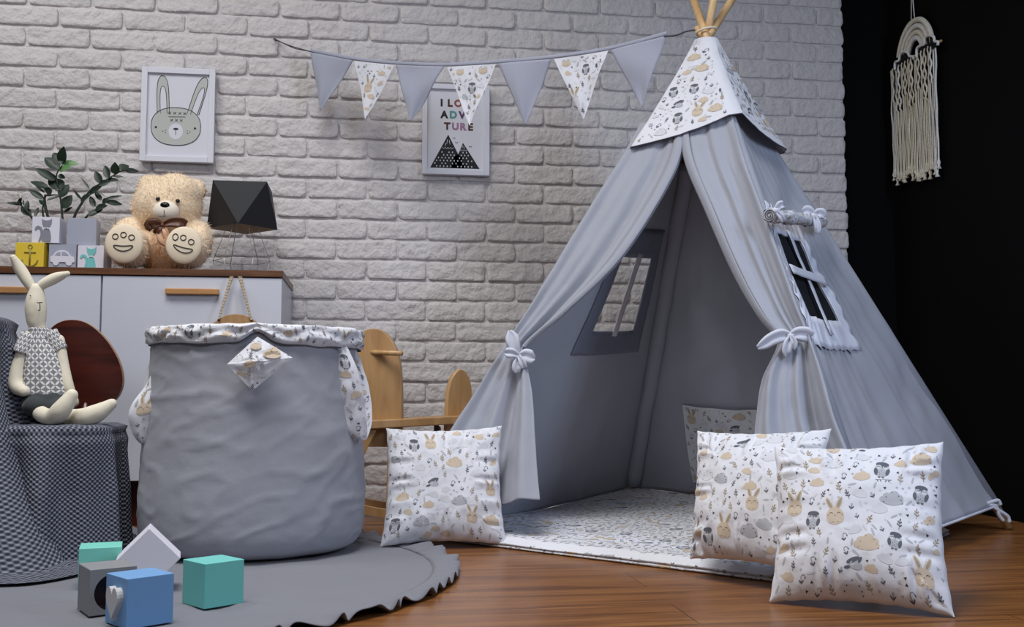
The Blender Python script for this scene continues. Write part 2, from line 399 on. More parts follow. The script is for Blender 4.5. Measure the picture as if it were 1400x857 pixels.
# ================================================================== SETTING
def struct(o): o['kind'] = 'structure'; return o
mb = MB(); mb.box((-3.0, -1.5, -0.05), (3.2, 4.6, 0.0)); struct(mb.build('floor', floor_mat()))

BRICK = mat('white_painted_brick', (208, 203, 202), 0.7, bump=1.0, bscale=42, var=0.05, vscale=5)
def rim(i, n, e):
    i = int(round(i))
    if i <= 1: return 0.0
    if i >= n - 1: return 1.0
    return e + (1 - 2 * e) * (i - 2) / (n - 4)
mb = MB(); rnd = random.Random(4)
XR = 1.975; ROW = 0.079; MOD = 0.2335; YB = 4.0
for k in range(0, 34):
    z0 = 0.0095 + ROW * k - (0.0 if k else 0.0); ph = -0.124 if k % 2 == 0 else -0.009
    j = -10
    while True:
        xa = ph + MOD * j; j += 1
        if xa > XR - 0.02: break
        xb = min(xa + MOD, XR)
        if xb < -2.2: continue
        g = 0.0040 + rnd.uniform(-.0012, .0012)
        xl = xa + g; xr = xb - (g if xb < XR - .001 else -rnd.uniform(-.004, .004)); zl = z0 + 0.0015 + rnd.uniform(-.001, .001); zh = z0 + ROW - 0.0075 + rnd.uniform(-.002, .001)
        sd = rnd.uniform(0, 100); th = rnd.uniform(.006, .010); tx, tz = rnd.uniform(-.003, .003), rnd.uniform(-.002, .002)
        def fb(u, v):
            nx, nz = 20, 10
            # outermost ring sits on the mortar
            eu = min(u, 1 - u) * nx; ev = min(v, 1 - v) * nz
            uu = rim(u * nx, nx, .0030 / (xr - xl)); vv = rim(v * nz, nz, .0030 / (zh - zl))
            x = lerp(xl, xr, uu); z = lerp(zl, zh, vv)
            e = min(uu * (xr - xl), (1 - uu) * (xr - xl), vv * (zh - zl), (1 - vv) * (zh - zl))
            jx = .0035 * fn3(x * 25, z * 25, sd); jz = .003 * fn3(x * 18, z * 30, sd + 9)
            rc = min(uu, 1 - uu) * (xr - xl); rz = min(vv, 1 - vv) * (zh - zl)
            if rc < .008 and rz < .008: x += (.004 if uu < .5 else -.004) * (1 - rc / .008); z += (.003 if vv < .5 else -.003) * (1 - rz / .008)
            d = th + tx * (uu - .5) * 2 + tz * (vv - .5) * 2 + .0035 * frac(x * 22, z * 28, sd) + .0015 * fn3(x * 80, z * 80, sd)
            d -= .0022 * max(0, 1 - e / .003)
            if eu < .5 or ev < .5: d = -0.004
            return (x + jx, YB - d, z + jz)
        mb.grid(fb, 20, 10)
mb.box((-2.3, YB, 0), (XR - .004, YB + .12, 2.72))
struct(mb.build('wall_back', BRICK))
mb = MB(); mb.box((XR + .005, YB + .03, 0), (2.35, YB + .15, 2.72)); struct(mb.build('wall_back_dark', BLACKP))
XW = 2.20
mb = MB(); mb.box((XW, 0.0, 0), (XW + .1, YB + .03, 2.72)); struct(mb.build('wall_right', BLACKP))

# ================================================================== TENT
FL = atZ(548, 735); FR = atZ(1222, 796); BR = atZ(1373, 700, .055); BL = atY(861, 668, 3.93); BL.z = max(BL.z, .03)
T = atY(965, 50, 3.14)
tent = thing('play_tent', 'grey cotton teepee play tent with tied-back flaps, printed cap and wooden poles', 'tent', (T.x, T.y, 0))
cen = (FL + FR + BR + BL) / 4
def pface(A, B): return lambda u, t: T + (lerp(A, B, u) - T) * t
def fnorm(A, B):
    n = (A - T).cross(B - T).normalized(); m = (A + B + T) / 3 - V((cen.x, cen.y, .5))
    return n if n.dot(m) > 0 else -n
def face_ut(x, y, A, B):
    n = fnorm(A, B); P = atP(x, y, T, n); d = P - T
    # solve d = t*( (A-T) + u (B-A) )
    a, b = A - T, B - A
    aa, ab, bb, da, db = a.dot(a), a.dot(b), b.dot(b), d.dot(a), d.dot(b)
    det = aa * bb - ab * ab; t = (da * bb - db * ab) / det; tu = (db * aa - da * ab) / det
    return tu / t, t
nF, nR, nL, nB = fnorm(FL, FR), fnorm(FR, BR), fnorm(FL, BL), fnorm(BL, BR)

def panel(A, B, n, t0, t1, hole, sag, seed, name, nu=70, nv=90, wr=.006):
    """fabric face between two poles with an optional window hole (u0,u1,t0,t1)"""
    us = sorted(set([i / nu for i in range(nu + 1)] + (list(hole[:2]) if hole else [])))
    ts = sorted(set([i / nv for i in range(nv + 1)]))
    base = pface(A, B); t1f = t1 if callable(t1) else (lambda u: t1)
    def P(u, t):
        s_ = sag * math.sin(PI * u) * math.sin(PI * min(1, max(0, t)) * .8)
        fold = wr * t * (fn3(u * 7, t * 1.2, seed) + .6 * fn3(u * 16, t * 1.8, seed + 3)) * max(0, math.sin(PI * u)) ** .5
        fold += .5 * wr * fn3(u * 9 * t + t * 3, t * 9, seed + 7)
        return base(u, t) - n * s_ + n * fold
    mb = MB(); vs = []; idx = {}
    tl = [lerp(t0, 1.0, q) for q in ts]
    if hole: tl = sorted(set(tl + [hole[2], hole[3]]))
    for j, t in enumerate(tl):
        for i, u in enumerate(us):
            tt = lerp(t0, t1f(u), (t - t0) / (1 - t0)) if not hole else (t if t <= hole[3] else lerp(hole[3], t1f(u), (t - hole[3]) / (1 - hole[3])))
            idx[i, j] = len(vs); vs.append(P(u, tt))
    fs = []
    for j in range(len(tl) - 1):
        for i in range(len(us) - 1):
            if hole and us[i] >= hole[0] - 1e-6 and us[i + 1] <= hole[1] + 1e-6 and tl[j] >= hole[2] - 1e-6 and tl[j + 1] <= hole[3] + 1e-6: continue
            fs.append([idx[i, j], idx[i + 1, j], idx[i + 1, j + 1], idx[i, j + 1]])
    mb.add(vs, fs); mb.build(name, GREY, tent, solid=.0015)
    return P

def avg_rect(pts, A, B):
    q = [face_ut(x, y, A, B) for x, y in pts]   # TL TR BR BL
    return ((q[0][0] + q[3][0]) / 2, (q[1][0] + q[2][0]) / 2, (q[0][1] + q[1][1]) / 2, (q[2][1] + q[3][1]) / 2)
# right face window
hr = avg_rect([(1063, 317), (1109, 325), (1150, 435), (1109, 430)], FR, BR)
PRt = panel(FR, BR, nR, .10, lambda u: lerp(.955, .985, u), hr, .03, 3, 'side_canvas', wr=.020)
# left face window (seen from inside)
q_in = [(face_ut(x, y, FL, BL)) for x, y in ((890, 352), (857, 452), (805, 447))]
ul_hi = (q_in[0][0] + q_in[1][0]) / 2; ul_lo = q_in[2][0]; hl = (ul_lo, ul_hi, q_in[0][1], (q_in[1][1] + q_in[2][1]) / 2)
PLt = panel(FL, BL, nL, .10, .998, hl, .02, 11, 'side_canvas')
PBk = panel(BL, BR, nB, .10, .998, None, .02, 17, 'back_canvas', wr=.02)

def border(P, n, hole, wu, wt0, wt1, name, m, ruff=.004, seed=0, amp=.0):
    """band of fabric sewn round a window hole"""
    u0, u1, t0, t1 = hole; o = [(u0 - wu, t0 - wt0), (u1 + wu, t0 - wt0), (u1 + wu, t1 + wt1), (u0 - wu, t1 + wt1)]
    i_ = [(u0, t0), (u1, t0), (u1, t1), (u0, t1)]
    N = 40
    def f(a, b):
        s_ = (a * 4) % 4; k = min(int(s_), 3); q = s_ - k
        p0 = lerp(V(i_[k] + (0,)), V(i_[(k + 1) % 4] + (0,)), q); p1 = lerp(V(o[k] + (0,)), V(o[(k + 1) % 4] + (0,)), q)
        e = 1 + amp * fn3(a * 60, seed, 2)
        p = lerp(p0, p1, b * e); rf = ruff * math.sin(a * 4 * N * 1.3 + 2 * fn3(a * 30, b)) * b
        return P(p.x, p.y) + n * (.004 + rf)
    mb = MB(); mb.grid(f, 4 * N, 5, cu=True); return mb.build(name, m, tent, solid=.001)
FRILL = cloth('frill_cotton', (214, 217, 230), 0.3, 20)
border(PRt, nR, hr, .085, .058, .056, 'window_frill', FRILL, .0030, 1, .16)
border(PLt, -nL, hl, .085, .06, .05, 'window_surround', cloth('surround_cotton', (118, 122, 138), .2, 20), .0008, 2)
def strip(P, n, a, b, wd, name, m, off=.006):
    A_ = P(*a); B_ = P(*b); d = (B_ - A_).normalized(); s_ = d.cross(n).normalized()
    mb = MB(); mb.grid(lambda u, v: lerp(A_, B_, v) + s_ * (u - .5) * wd + n * (off + .002 * fn3(v * 6, u)), 3, 16); return mb.build(name, m, tent, solid=.0015)
um = (hr[0] + hr[1]) / 2; tm = (hr[2] + hr[3]) / 2
strip(PRt, nR, (um - .005, hr[2] - .01), (um - .005, hr[3] + .03), .021, 'window_bar', TIE, .010)
strip(PRt, nR, (hr[0] - .05, tm - .004), (hr[1] + .05, tm + .004), .030, 'window_bar', TIE, .013)
mb = MB(); mb.grid(lambda u, v: PRt(lerp(hr[0] - .01, hr[1] + .01, u), lerp(hr[2] - .005, hr[3] + .005, v)) - nR * .003, 12, 16)  # dark sheet added across the opening, painting in the tent's inner shade
lab(mb.build('window_shadow_pane', mat('pane_shadow_black', (36, 37, 41), .95, spec=.1), tent), 'added dark sheet for the interior shade behind the window bars')
um = (hl[0] + hl[1]) / 2; tm = (hl[2] + hl[3]) / 2
SHEER = mat('sheer_ribbon', (205, 205, 210), .9)
strip(PLt, -nL, (um, hl[2] - .01), (um, hl[3] + .01), .028, 'window_bar', SHEER)

# rolled-up blind above the right window with its tie
ra, rb = atP(1052, 294, T + nR * .03, nR), atP(1124, 303, T + nR * .03, nR)
ax = (rb - ra).normalized(); e1 = nR; e2 = ax.cross(e1)
mb = MB()
def froll(u, v):
    a = 2 * PI * u; r = .019 + .004 * fn3(v * 9, math.cos(a) * 1.5, math.sin(a) * 1.5) + .002 * math.sin(v * 22)
    return lerp(ra, rb, v) + (e1 * math.cos(a) + e2 * math.sin(a)) * r
mb.grid(froll, 20, 40, cu=True)
sp = [ra - ax * .001 + (e1 * math.cos(a) + e2 * math.sin(a)) * (.003 + .0155 * a / (5 * PI)) for a in [i * PI / 8 for i in range(41)]]
mb.tube(sp, .0016, 5, 1); mb.add([ra + (e1 * math.cos(2 * PI * i / 20) + e2 * math.sin(2 * PI * i / 20)) * .018 for i in range(20)], [list(range(20))])
def s_roll(x, y):
    a = y / .02; return lerp(ra, rb, x / (rb - ra).length) + (e1 * math.cos(a) + e2 * math.sin(a)) * (froll(a / 2 / PI, x / (rb - ra).length) - lerp(ra, rb, x / (rb - ra).length)).length
print_on(mb, s_roll, .005, (rb - ra).length - .01, -.04, .05, None, 5, .5, dens=.9)
mb.build('rolled_blind', PRINT, tent)
def bow(c, x, z, parts, name, m=TIE):
    """ribbon loops and tails: each part is a list of (x,z,width) in metres around knot c"""
    F = frame(c, x, z); mb = MB()
    for k, pts in enumerate(parts):
        P_ = [tuple(p[:2]) + (p[2],) for p in pts]
        def f(u, v):
            a = plerp(P_, v); b = plerp(P_, min(v + .02, 1)); c_ = plerp(P_, max(v - .02, 0))
            dx, dz = b[0] - c_[0], b[1] - c_[1]; L = math.hypot(dx, dz) or 1
            s_ = (u - .5) * a[2]
            return F @ V((a[0] - dz / L * s_, -.006 - .006 * math.sin(PI * v) - .004 * math.sin(3 * PI * u) - .002 * k, a[1] + dx / L * s_))
        mb.grid(f, 6, 20)
    mb.ell(F @ V((0, -.006, 0)), (.011, .010, .010)); return mb.build(name, m, tent, solid=.0015)
bow(atP(1112, 296, T + nR * .05, nR), RT, (0, 0, 1), [[(0, 0, .014), (-.012, .012, .030), (-.024, .016, .032), (-.034, .012, .012)], [(0, 0, .014), (.012, .008, .030), (.024, .004, .034), (.032, -.004, .014)], [(0, 0, .012), (.006, -.020, .022), (.008, -.040, .022), (.006, -.052, .018)]], 'tie_bow')
bow(atP(1060, 289, T + nR * .045, nR), RT, (0, 0, 1), [[(0, 0, .012), (.010, .014, .024), (.022, .018, .022)], [(0, 0, .010), (.012, -.016, .018), (.020, -.030, .016)]], 'tie_bow')

# cap
CN = [FL, FR, BR, BL]; CT = [.243, .200, .250, .24]
def cap_edge(s_):
    k = int(s_) % 4; q = s_ - int(s_); return k, q
def fcap(u, v):
    s_ = u * 4; k, q = cap_edge(s_)
    A, B = CN[k], CN[(k + 1) % 4]; tt = lerp(CT[k], CT[(k + 1) % 4], q) + .012 * math.sin(PI * q) * (1 if k != 0 else .6)
    t = lerp(.012, tt, v); n = fnorm(A, B)
    m = (T + (lerp(A, B, q) - T) * t); o = V((m.x - T.x, m.y - T.y, 0)); o = o.normalized() if o.length > 1e-6 else n
    return m + n * (.014 + .012 * v) + o * .006 + o * (.012 * (1 - v) ** 4) + n * .002 * fn3(u * 40, v * 6)
mb = MB(); mb.grid(fcap, 96, 30, cu=True)
for k in (0, 1):
    A, B = CN[k], CN[(k + 1) % 4]; H_ = ((A + B) / 2 - T).length; W_ = (B - A).length
    def sc(x, y, k=k, H_=H_, W_=W_):
        t = max(.02, -y / H_); q = min(max(.5 + x / (t * W_), .0), .999)
        tt = lerp(CT[k], CT[k + 1], q) + .012 * math.sin(PI * q) * (1 if k else .6)
        return fcap((k + q) / 4, (t - .012) / (tt - .012))
    def ic(x, y, k=k, H_=H_, W_=W_):
        t = -y / H_
        if t < .03: return False
        q = .5 + x / (t * W_)
        return .03 < q < .97 and t < lerp(CT[k], CT[k + 1], q) - .004
    print_on(mb, sc, -.20, .20, -.42, -.03, ic, 21 + k, .92, dens=1.15, out=(nF, nR)[k],
             placed=[(.03, -.315, .03, m_bunny(1)), (-.03, -.33, .026, m_owl(1)), (.10, -.24, .026, m_owl(.9))] if k == 0 else None)
# dark hem piping
mb.tube([fcap(i / 96, 1.0) for i in range(97)], .0016, 5, 1, caps=False)
lab(mb.build('cap', PRINT, tent), 'white woodland print cap')

# poles
def poleseg(A, ext, off, r=.0125):
    d = (T - A).normalized(); a = V((A.x, A.y, A.z)) - d * (A.z / d.z) + V((0, 0, .006)); b = T + d * ext
    g = (cen - A); g.z = 0; g.normalize()
    return [a + g * .022, a.lerp(T, .5) + g * .022, a.lerp(T, .82) + g * .022 + off * .3, T + off, b + off * 1.2]
for A, ext, off in ((FR, .20, V((-.004, -.012, 0))), (FL, .20, V((.010, -.002, 0))), (BL, .17, V((.008, .012, 0))), (BR, .035, V((-.002, .016, 0)))):
    s_ = poleseg(A, ext, off); mb = MB(); mb.tube(s_, .0125, 16)
    mb.ell(s_[-1], .0125); mb.build('pole', POLEW, tent)
    if A is not BL:
        q0 = s_[0].lerp(s_[1], .09); mb = MB(); mb.tube([q0, s_[1], s_[2], s_[2].lerp(s_[3], .25)], [.0185, .0185, .018, .016], 16); mb.build('pole_sleeve', GREY, tent)
mb = MB(); rc = atY(966, 43, 3.14)
mb.tube([rc + V((.033 * math.cos(2 * PI * i / 24), .030 * math.sin(2 * PI * i / 24), .006 * math.sin(2 * PI * i / 24 + 2))) for i in range(25)], .0035, 8)
mb.build('lashing_rope', mat('ivory_cord', (226, 218, 200), .9), tent)

# front flaps hung between the poles and gathered with ties
def pfr(x, y, off=0.0): return atP(x, y, T + nF * off, nF)
def flap(rows, folds, name, amp, offs, nu=70, nv=120, seed=0, mt=GREY):
    """rows: (outer_x, outer_y, inner_x, inner_y, fold_amp)"""
    def f(u, v):
        r = plerp(rows, v); x = lerp(r[0], r[2], u); y = lerp(r[1], r[3], u)
        w_ = sum(a * math.sin(fq * PI * u + ph + dr * v) for a, fq, ph, dr in folds)
        d = r[4] * w_ + offs + .004 * fn3(u * 4, v * 9, seed) + .002 * fn3(u * 12, v * 24, seed)
        d += r[5]
        return pfr(x, y, 0) + nF * d
    mb = MB(); mb.grid(f, nu, nv); return mb.build(name, mt, tent, solid=.0015), f
# left flap (outer edge wraps round the front-left pole)
L_rows = [(878, 172, 938, 165, .1, 0), (852, 220, 932, 222, .5, 0), (808, 292, 898, 290, .9, 0), (764, 366, 848, 362, 1.0, 0), (728, 426, 780, 428, 1.0, .0), (704, 466, 733, 470, .9, .008), (694, 485, 723, 490, .8, .014),
          (684, 504, 727, 508, 1.2, .014), (655, 552, 733, 548, 1.7, .012), (626, 600, 736, 596, 2.0, .012), (598, 650, 739, 642, 2.1, .012), (572, 703, 743, 686, 2.1, .012)]
fo, ffL = flap(L_rows, [(.010, 2.2, .4, .3), (.007, 5.3, 1.2, -.6), (.004, 9, .3, 1.2)], 'door_flap', 1, .012, seed=5)
R_rows = [(1000, 150, 930, 160, .1, 0), (1020, 220, 938, 224, .5, 0), (1046, 290, 966, 292, .8, 0), (1076, 372, 1003, 376, 1.0, 0), (1096, 428, 1037, 434, 1.0, .002), (1110, 462, 1062, 464, .9, .010),
          (1118, 484, 1064, 480, .9, .016), (1134, 530, 1044, 520, 1.5, .018), (1150, 585, 1035, 566, 1.9, .018), (1172, 640, 1031, 612, 2.0, .016), (1194, 705, 1028, 680, 2.0, .014), (1212, 760, 1026, 742, 1.2, .008)]
fo, ffR = flap(R_rows, [(.010, 2.6, 2.0, .3), (.008, 5.6, .6, -.8), (.004, 10, .3, 1.2)], 'door_flap', 1, .012, seed=9)
# folded hem bands along the inner edges
def hem(f, v0, v1, wd, name, out=.007):
    mb = MB()
    def g(u, v):
        vv = lerp(v0, v1, v); e = f(1.0, vv); q = f(1 - wd, vv)
        return lerp(e, q, u) + nF * (out + .006 * math.sin(PI * u))
    mb.grid(g, 8, 60); mb.build(name, GREY, tent, solid=.0015)
hem(ffL, 0, .50, .17, 'flap_hem'); hem(ffR, 0, .46, .17, 'flap_hem')
bow(pfr(709, 487, .05), RT, (0, 0, 1), [[(0, 0, .014), (-.012, .026, .036), (-.020, .055, .042), (-.026, .078, .012)], [(0, 0, .014), (.020, .002, .040), (.038, -.004, .040), (.050, -.006, .012)], [(0, 0, .012), (-.004, -.020, .026), (-.006, -.038, .028), (-.004, -.050, .016)], [(0, 0, .014), (-.016, .008, .028), (-.034, .010, .030), (-.042, .010, .012)], [(0, 0, .010), (.010, -.018, .022), (.016, -.036, .022)]], 'tie_bow')
bow(pfr(1080, 460, .05), RT, (0, 0, 1), [[(0, 0, .018), (-.022, .002, .036), (-.048, -.006, .034), (-.070, -.020, .028), (-.088, -.030, .010)], [(0, 0, .020), (.018, .006, .036), (.040, .004, .040), (.052, -.004, .034)], [(0, 0, .012), (-.010, -.02, .024), (-.014, -.042, .022), (-.010, -.052, .010)], [(0, 0, .010), (.006, -.018, .018), (.002, -.034, .014)]], 'tie_bow')
# sleeve over the back-left pole, wavy
mb = MB(); slv = []
for i in range(41):
    t = lerp(.25, .985, i / 40); p = T + (BL - T) * t + (cen - BL).normalized() * .030; p += V((.010 * fn3(t * 9, 1), .0, 0)) ; slv.append(p)
mb.tube(slv, [.027 + .006 * fn3(i * .6, 3) for i in range(41)], 12); mb.build('pole_sleeve', GREY, tent)
# inside pocket on the back face
pk = [face_ut(x, y, BL, BR) for x, y in ((935, 551), (1048, 556), (1060, 648), (952, 655))]
def fpk(u, v):
    a = lerp(V(pk[0] + (0,)), V(pk[1] + (0,)), u); b = lerp(V(pk[3] + (0,)), V(pk[2] + (0,)), u); c = lerp(a, b, v); return PBk(c.x, c.y) - nB * (.010 + .012 * math.sin(PI * u) * (1 - v))
mb = MB(); mb.grid(fpk, 24, 16); wpk = (fpk(1, 0) - fpk(0, 0)).length; hpk = (fpk(0, 1) - fpk(0, 0)).length
print_on(mb, lambda x, y: fpk(x / wpk, 1 - y / hpk), 0.01, wpk - .01, .01, hpk - .01, lambda x, y: 0.002 < x < wpk - .002 and .002 < y < hpk - .002, 31, 1.0, dens=1.2, out=-nB, placed=[(.035, hpk - .05, .03, m_bunny()), (.22, hpk - .035, .03, m_cloud(TN, BN)), (.2, hpk - .085, .03, m_flyowl())])
lab(mb.build('pocket', PRINT, tent), 'white woodland print pocket inside')
# ties at the back right foot
mb = MB(); p0 = atY(1358, 694, BR.y - .03)
for pts in ([(1352, 690), (1362, 692), (1366, 704), (1372, 712)], [(1356, 692), (1366, 698), (1378, 706), (1380, 714)], [(1350, 688), (1364, 684), (1368, 690)]):
    mb.tube(spline([atY(x, y, BR.y - .04) for x, y in pts], 10), .006, 7)
mb.build('corner_tie', TIE, tent)
# hem cord of right face
mb = MB(); mb.tube([PRt(i / 40, lerp(.955, .985, i / 40)) + nR * .003 for i in range(41)], .004, 6); mb.build('bottom_hem', TIE, tent)

# ================================================================== PLAY MAT in the tent
m0, m1, m2, m3 = atZ(543, 731), atZ(1140, 806), BR + V((-.26, -.10, 0)), BL + V((.01, .01, 0))
for q in (m0, m1, m2, m3): q.z = 0
def fmat(u, v, top=True):
    p = lerp(lerp(m0, m1, u), lerp(m3, m2, u), v)
    lift = .045 * max(0, 1 - ((u) ** 2 * 2.2 + (1 - v) ** 2 * 4) ** .5)
    z = .030 + lift + .004 * fn3(p.x * 5, p.y * 5) + .0015 * fn3(p.x * 18, p.y * 18)
    e = min(u, 1 - u, v, 1 - v) * 1.2
    z -= .012 * max(0, 1 - e / .025) ** 2
    return V((p.x, p.y, z))
mat_t = thing('padded_play_mat', 'padded woodland print floor mat spread inside the grey tent', 'play mat', ((m0 + m2) / 2))
mb = MB(); mb.grid(lambda u, v: fmat(u, v), 130, 130)
wm = (m1 - m0).length; hm = ((m3 - m0).length + (m2 - m1).length) / 2
print_on(mb, lambda x, y: fmat(x / wm, y / hm), .02, wm - .02, .02, hm - .02, lambda x, y: .006 < x < wm - .006 and .006 < y < hm - .006, 41, 1.0, out=V((0, 0, 1)), dens=1.0, off=.0008)
mb.build('quilted_top', PRINT, mat_t)
mb = MB()
cn = [m0, m1, m2, m3]
def fedge(u, v):
    s_ = u * 4; k = min(int(s_), 3); q = s_ - k; uv_ = [(q, 0), (1, q), (1 - q, 1), (0, 1 - q)][k]; p = fmat(*uv_)
    o = V((p.x - cen.x, p.y - cen.y, 0)).normalized(); zt = p.z
    b = abs(math.sin(2 * PI * v)) ** .6 * .009
    return V((p.x, p.y, 0)) + o * b + V((0, 0, lerp(zt, .001, v)))
mb.grid(fedge, 240, 12, cu=True)
def s_e(x, y):
    return fedge((x / wm) / 4, min(max(1 - y / .03, 0), 1))
print_on(mb, s_e, .03, wm - .03, .002, .028, lambda x, y: .001 < y < .029, 43, .8, dens=1.2, out=V((-.6, -.75, 0)))
mb.build('quilted_edge', PRINT, mat_t)

# ================================================================== CUSHIONS
def cushion(c4, th, seed, label, placed, k=1.0, S=.40):
    """c4: bottom-left, bottom-right, top-right, top-left corners"""
    bl, br_, tr, tl = c4; nn = (br_ - bl).cross(tl - bl).normalized()
    if nn.dot(CAM - bl) < 0: nn = -nn
    def f(u, v, side=1):
        x, y = 2 * u - 1, 2 * v - 1
        px = x * (1 - .075 * (1 - y * y) + .004 * math.sin(y * 23 + seed)); py = y * (1 - .075 * (1 - x * x) + .004 * math.sin(x * 25 + seed))
        P_ = lerp(lerp(bl, br_, (px + 1) / 2), lerp(tl, tr, (px + 1) / 2), (py + 1) / 2)
        tt = th * (max(0, 1 - abs(x) ** 2.6) * max(0, 1 - abs(y) ** 2.6)) ** .5
        tt += .25 * th * (1 - v) * max(0, 1 - abs(x) ** 2) * max(0, 1 - abs(y) ** 4)
        ed = max(abs(x), abs(y)); along = (v if abs(x) > abs(y) else u)
        if side == 1:
            wk = .012 * math.sin(along * 44 + 6 * fn3(along * 6, seed)) * (.5 + fn3(along * 4, seed + 2)) * max(0, (ed - .5) / .5) * max(0, (1 - ed)) ** .8 * 3.0
            wk += .006 * fn3(u * 3.5, v * 3.5, seed) + .0015 * fn3(u * 14, v * 14, seed)
            wk *= min(1, (1 - ed) * 12)
        else: wk = 0
        return P_ + nn * side * (tt + wk)
    base = (bl + br_) / 2
    mb = MB(); mb.grid(lambda u, v: f(u, v, 1), 140, 140); mb.grid(lambda u, v: f(u, v, -1), 30, 30)
    surf = lambda x, y: f(min(max(.5 + x / S, 0), 1), min(max(.5 + y / S, 0), 1))
    print_on(mb, surf, -.5 * S + .008, .5 * S - .008, -.5 * S + .008, .5 * S - .008, lambda x, y: abs(x) < S / 2 - .003 and abs(y) < S / 2 - .003, seed, k, placed, out=nn, dens=1.0, off=.0005)
    low = min(p.z for p in mb.v); 
    for i in range(len(mb.v)):
        if mb.v[i].z < .004: mb.v[i].z = .004 + (mb.v[i].z - .004) * .02
    t = thing('cushion', label, 'cushion', base, 'woodland print cushions')
    mb.build('cushion_cover', PRINT, t)
    # piped seam
    return t, f
def tk(x, y, Y): return atY(x, y, Y)
A_, B_ = atZ(1052, 822, .004), atZ(1305, 843, .004)
cushion([A_, B_, tk(1290, 604, B_.y + .19), tk(1058, 610, A_.y + .13)], .062, 51, 'square woodland print cushion nearest the camera, standing on the wooden floor', [
    (.065, .115, .030, m_owl(1.05) ), (.07, .085, .01, m_twig()), (-.10, -.02, .028, m_owl(1.0)), (-.045, -.012, .035, m_bunny(1.15)), (.09, .03, .03, m_cloud(GR, DK, 1.2)), (.03, -.085, .03, m_cloud(TN, BN, 1.3)), (.155, .14, .026, m_cloud(TN, BN, 1.1)), (-.09, .075, .02, m_cloud(TN, None, .8)), (.02, .09, .02, m_cloud(TN, None, .9)), (.06, .005, .02, m_cloud(LG, None, .9)), (.15, -.14, .035, m_bunny(1.1)), (-.05, .13, .028, m_cloud(LG, DK, 1.1)), (0, -.13, .02, m_flyowl())])
A_, B_ = atZ(943, 764, .045), atZ(1105, 786, .045)
cushion([A_, B_, tk(1137, 586, B_.y + .12), tk(953, 589, A_.y + .12)], .055, 52, 'square woodland print cushion leaning in the tent entrance, behind the nearest one', [
    (-.10, -.135, .028, m_owl(1.0)), (-.045, -.12, .036, m_bunny(1.1)), (-.02, .135, .028, m_flyowl()), (.17, .15, .03, m_bunny(1.0)), (.07, .09, .028, m_cloud(LG, DK, 1.1)), (-.06, .09, .02, m_cloud(TN, None, .8)), (-.12, .03, .028, m_cloud(LG, DK, 1.1)), (-.13, -.03, .02, m_cloud(TN, None, .8)), (0.03, 0, .02, m_cloud(TN, None, .9)), (.12, .01, .028, m_owl(1.0)), (.08, -.10, .026, m_cloud(GR, None, 1))], S=.37)
A_, B_ = atZ(520, 747, .008), atZ(693, 745, .008)
cushion([A_, B_, tk(686, 582, B_.y + .09), tk(528, 585, A_.y + .11)], .05, 53, 'square woodland print cushion between the rocking horse and the left tent flap', [
    (-.10, .125, .028, m_owl(1.0)), (-.045, .13, .034, m_bunny(1.0)), (.035, .055, .03, m_cloud(TN, BN, 1.2)), (-.035, -.01, .03, m_flyowl()), (.155, -.03, .03, m_bunny(.9)), (-.05, -.085, .02, m_cloud(TN, None, .8)), (.05, -.075, .028, m_cloud(GR, DK, 1.1)), (-.07, -.14, .028, m_cloud(GR, DK, 1.1)), (.11, .02, .02, m_cloud(LG, None, .9)), (-.08, .04, .02, m_cloud(LG, None, .8)), (.15, -.13, .028, m_cloud(TN, BN, 1.1)), (.07, .125, .02, m_cloud(LG, None, 1))], S=.38)

# ================================================================== BUNTING
def bpos(x, y):  # garland runs from the wall hook to the tent poles
    q = (x - 378) / (945 - 378); return atY(x, y, lerp(3.955, 3.10, q))
bt = thing('bunting', 'grey and woodland print flag bunting strung from the brick wall to the tent poles', 'bunting', bpos(378, 55))
tape = [(378, 55), (425, 71), (483, 82), (541, 88), (609, 90.5), (680, 86.5), (755, 80), (832, 68.5), (912, 48)]
mb = MB(); tp = spline([bpos(x, y) for x, y in tape[1:]], 80)
def ftape(u, v):
    p = tp[min(int(v * 80 + .5), 80)]; return p + V((0, -.002 * math.sin(PI * u), (.5 - u) * .013 + .006))
mb.grid(ftape, 3, 80); mb.build('tape', FLAG, bt, solid=.002)
mb = MB(); mb.tube(spline([bpos(378, 55), bpos(398, 63), bpos(430, 72)], 8), .0022, 6); mb.tube(spline([bpos(378, 54), bpos(402, 66), bpos(424, 70)], 8), .0015, 6)
mb.tube([bpos(378, 55), atY(375, 53, 3.99)], .004, 8)
mb.build('cord', mat('dark_grey_cord', (70, 72, 78), .8), bt)
mb = MB(); mb.tube(spline([bpos(908, 50), bpos(925, 48), bpos(938, 43), bpos(950, 41)], 8), .0028, 6); mb.build('cord', mat('dark_grey_cord', (70, 72, 78), .8), bt)
flags = [((424, 71), (483, 82), (438, 151), 0), ((484, 82), (539, 88), (500, 164), 1), ((541, 88), (608, 90.5), (562, 167), 0), ((611, 90.5), (678, 87), (642, 172), 1),
         ((681, 86.5), (754, 80), (718, 171), 0), ((757, 80), (832, 68.5), (797, 163), 1), ((834, 68), (912, 48), (878, 147), 0)]
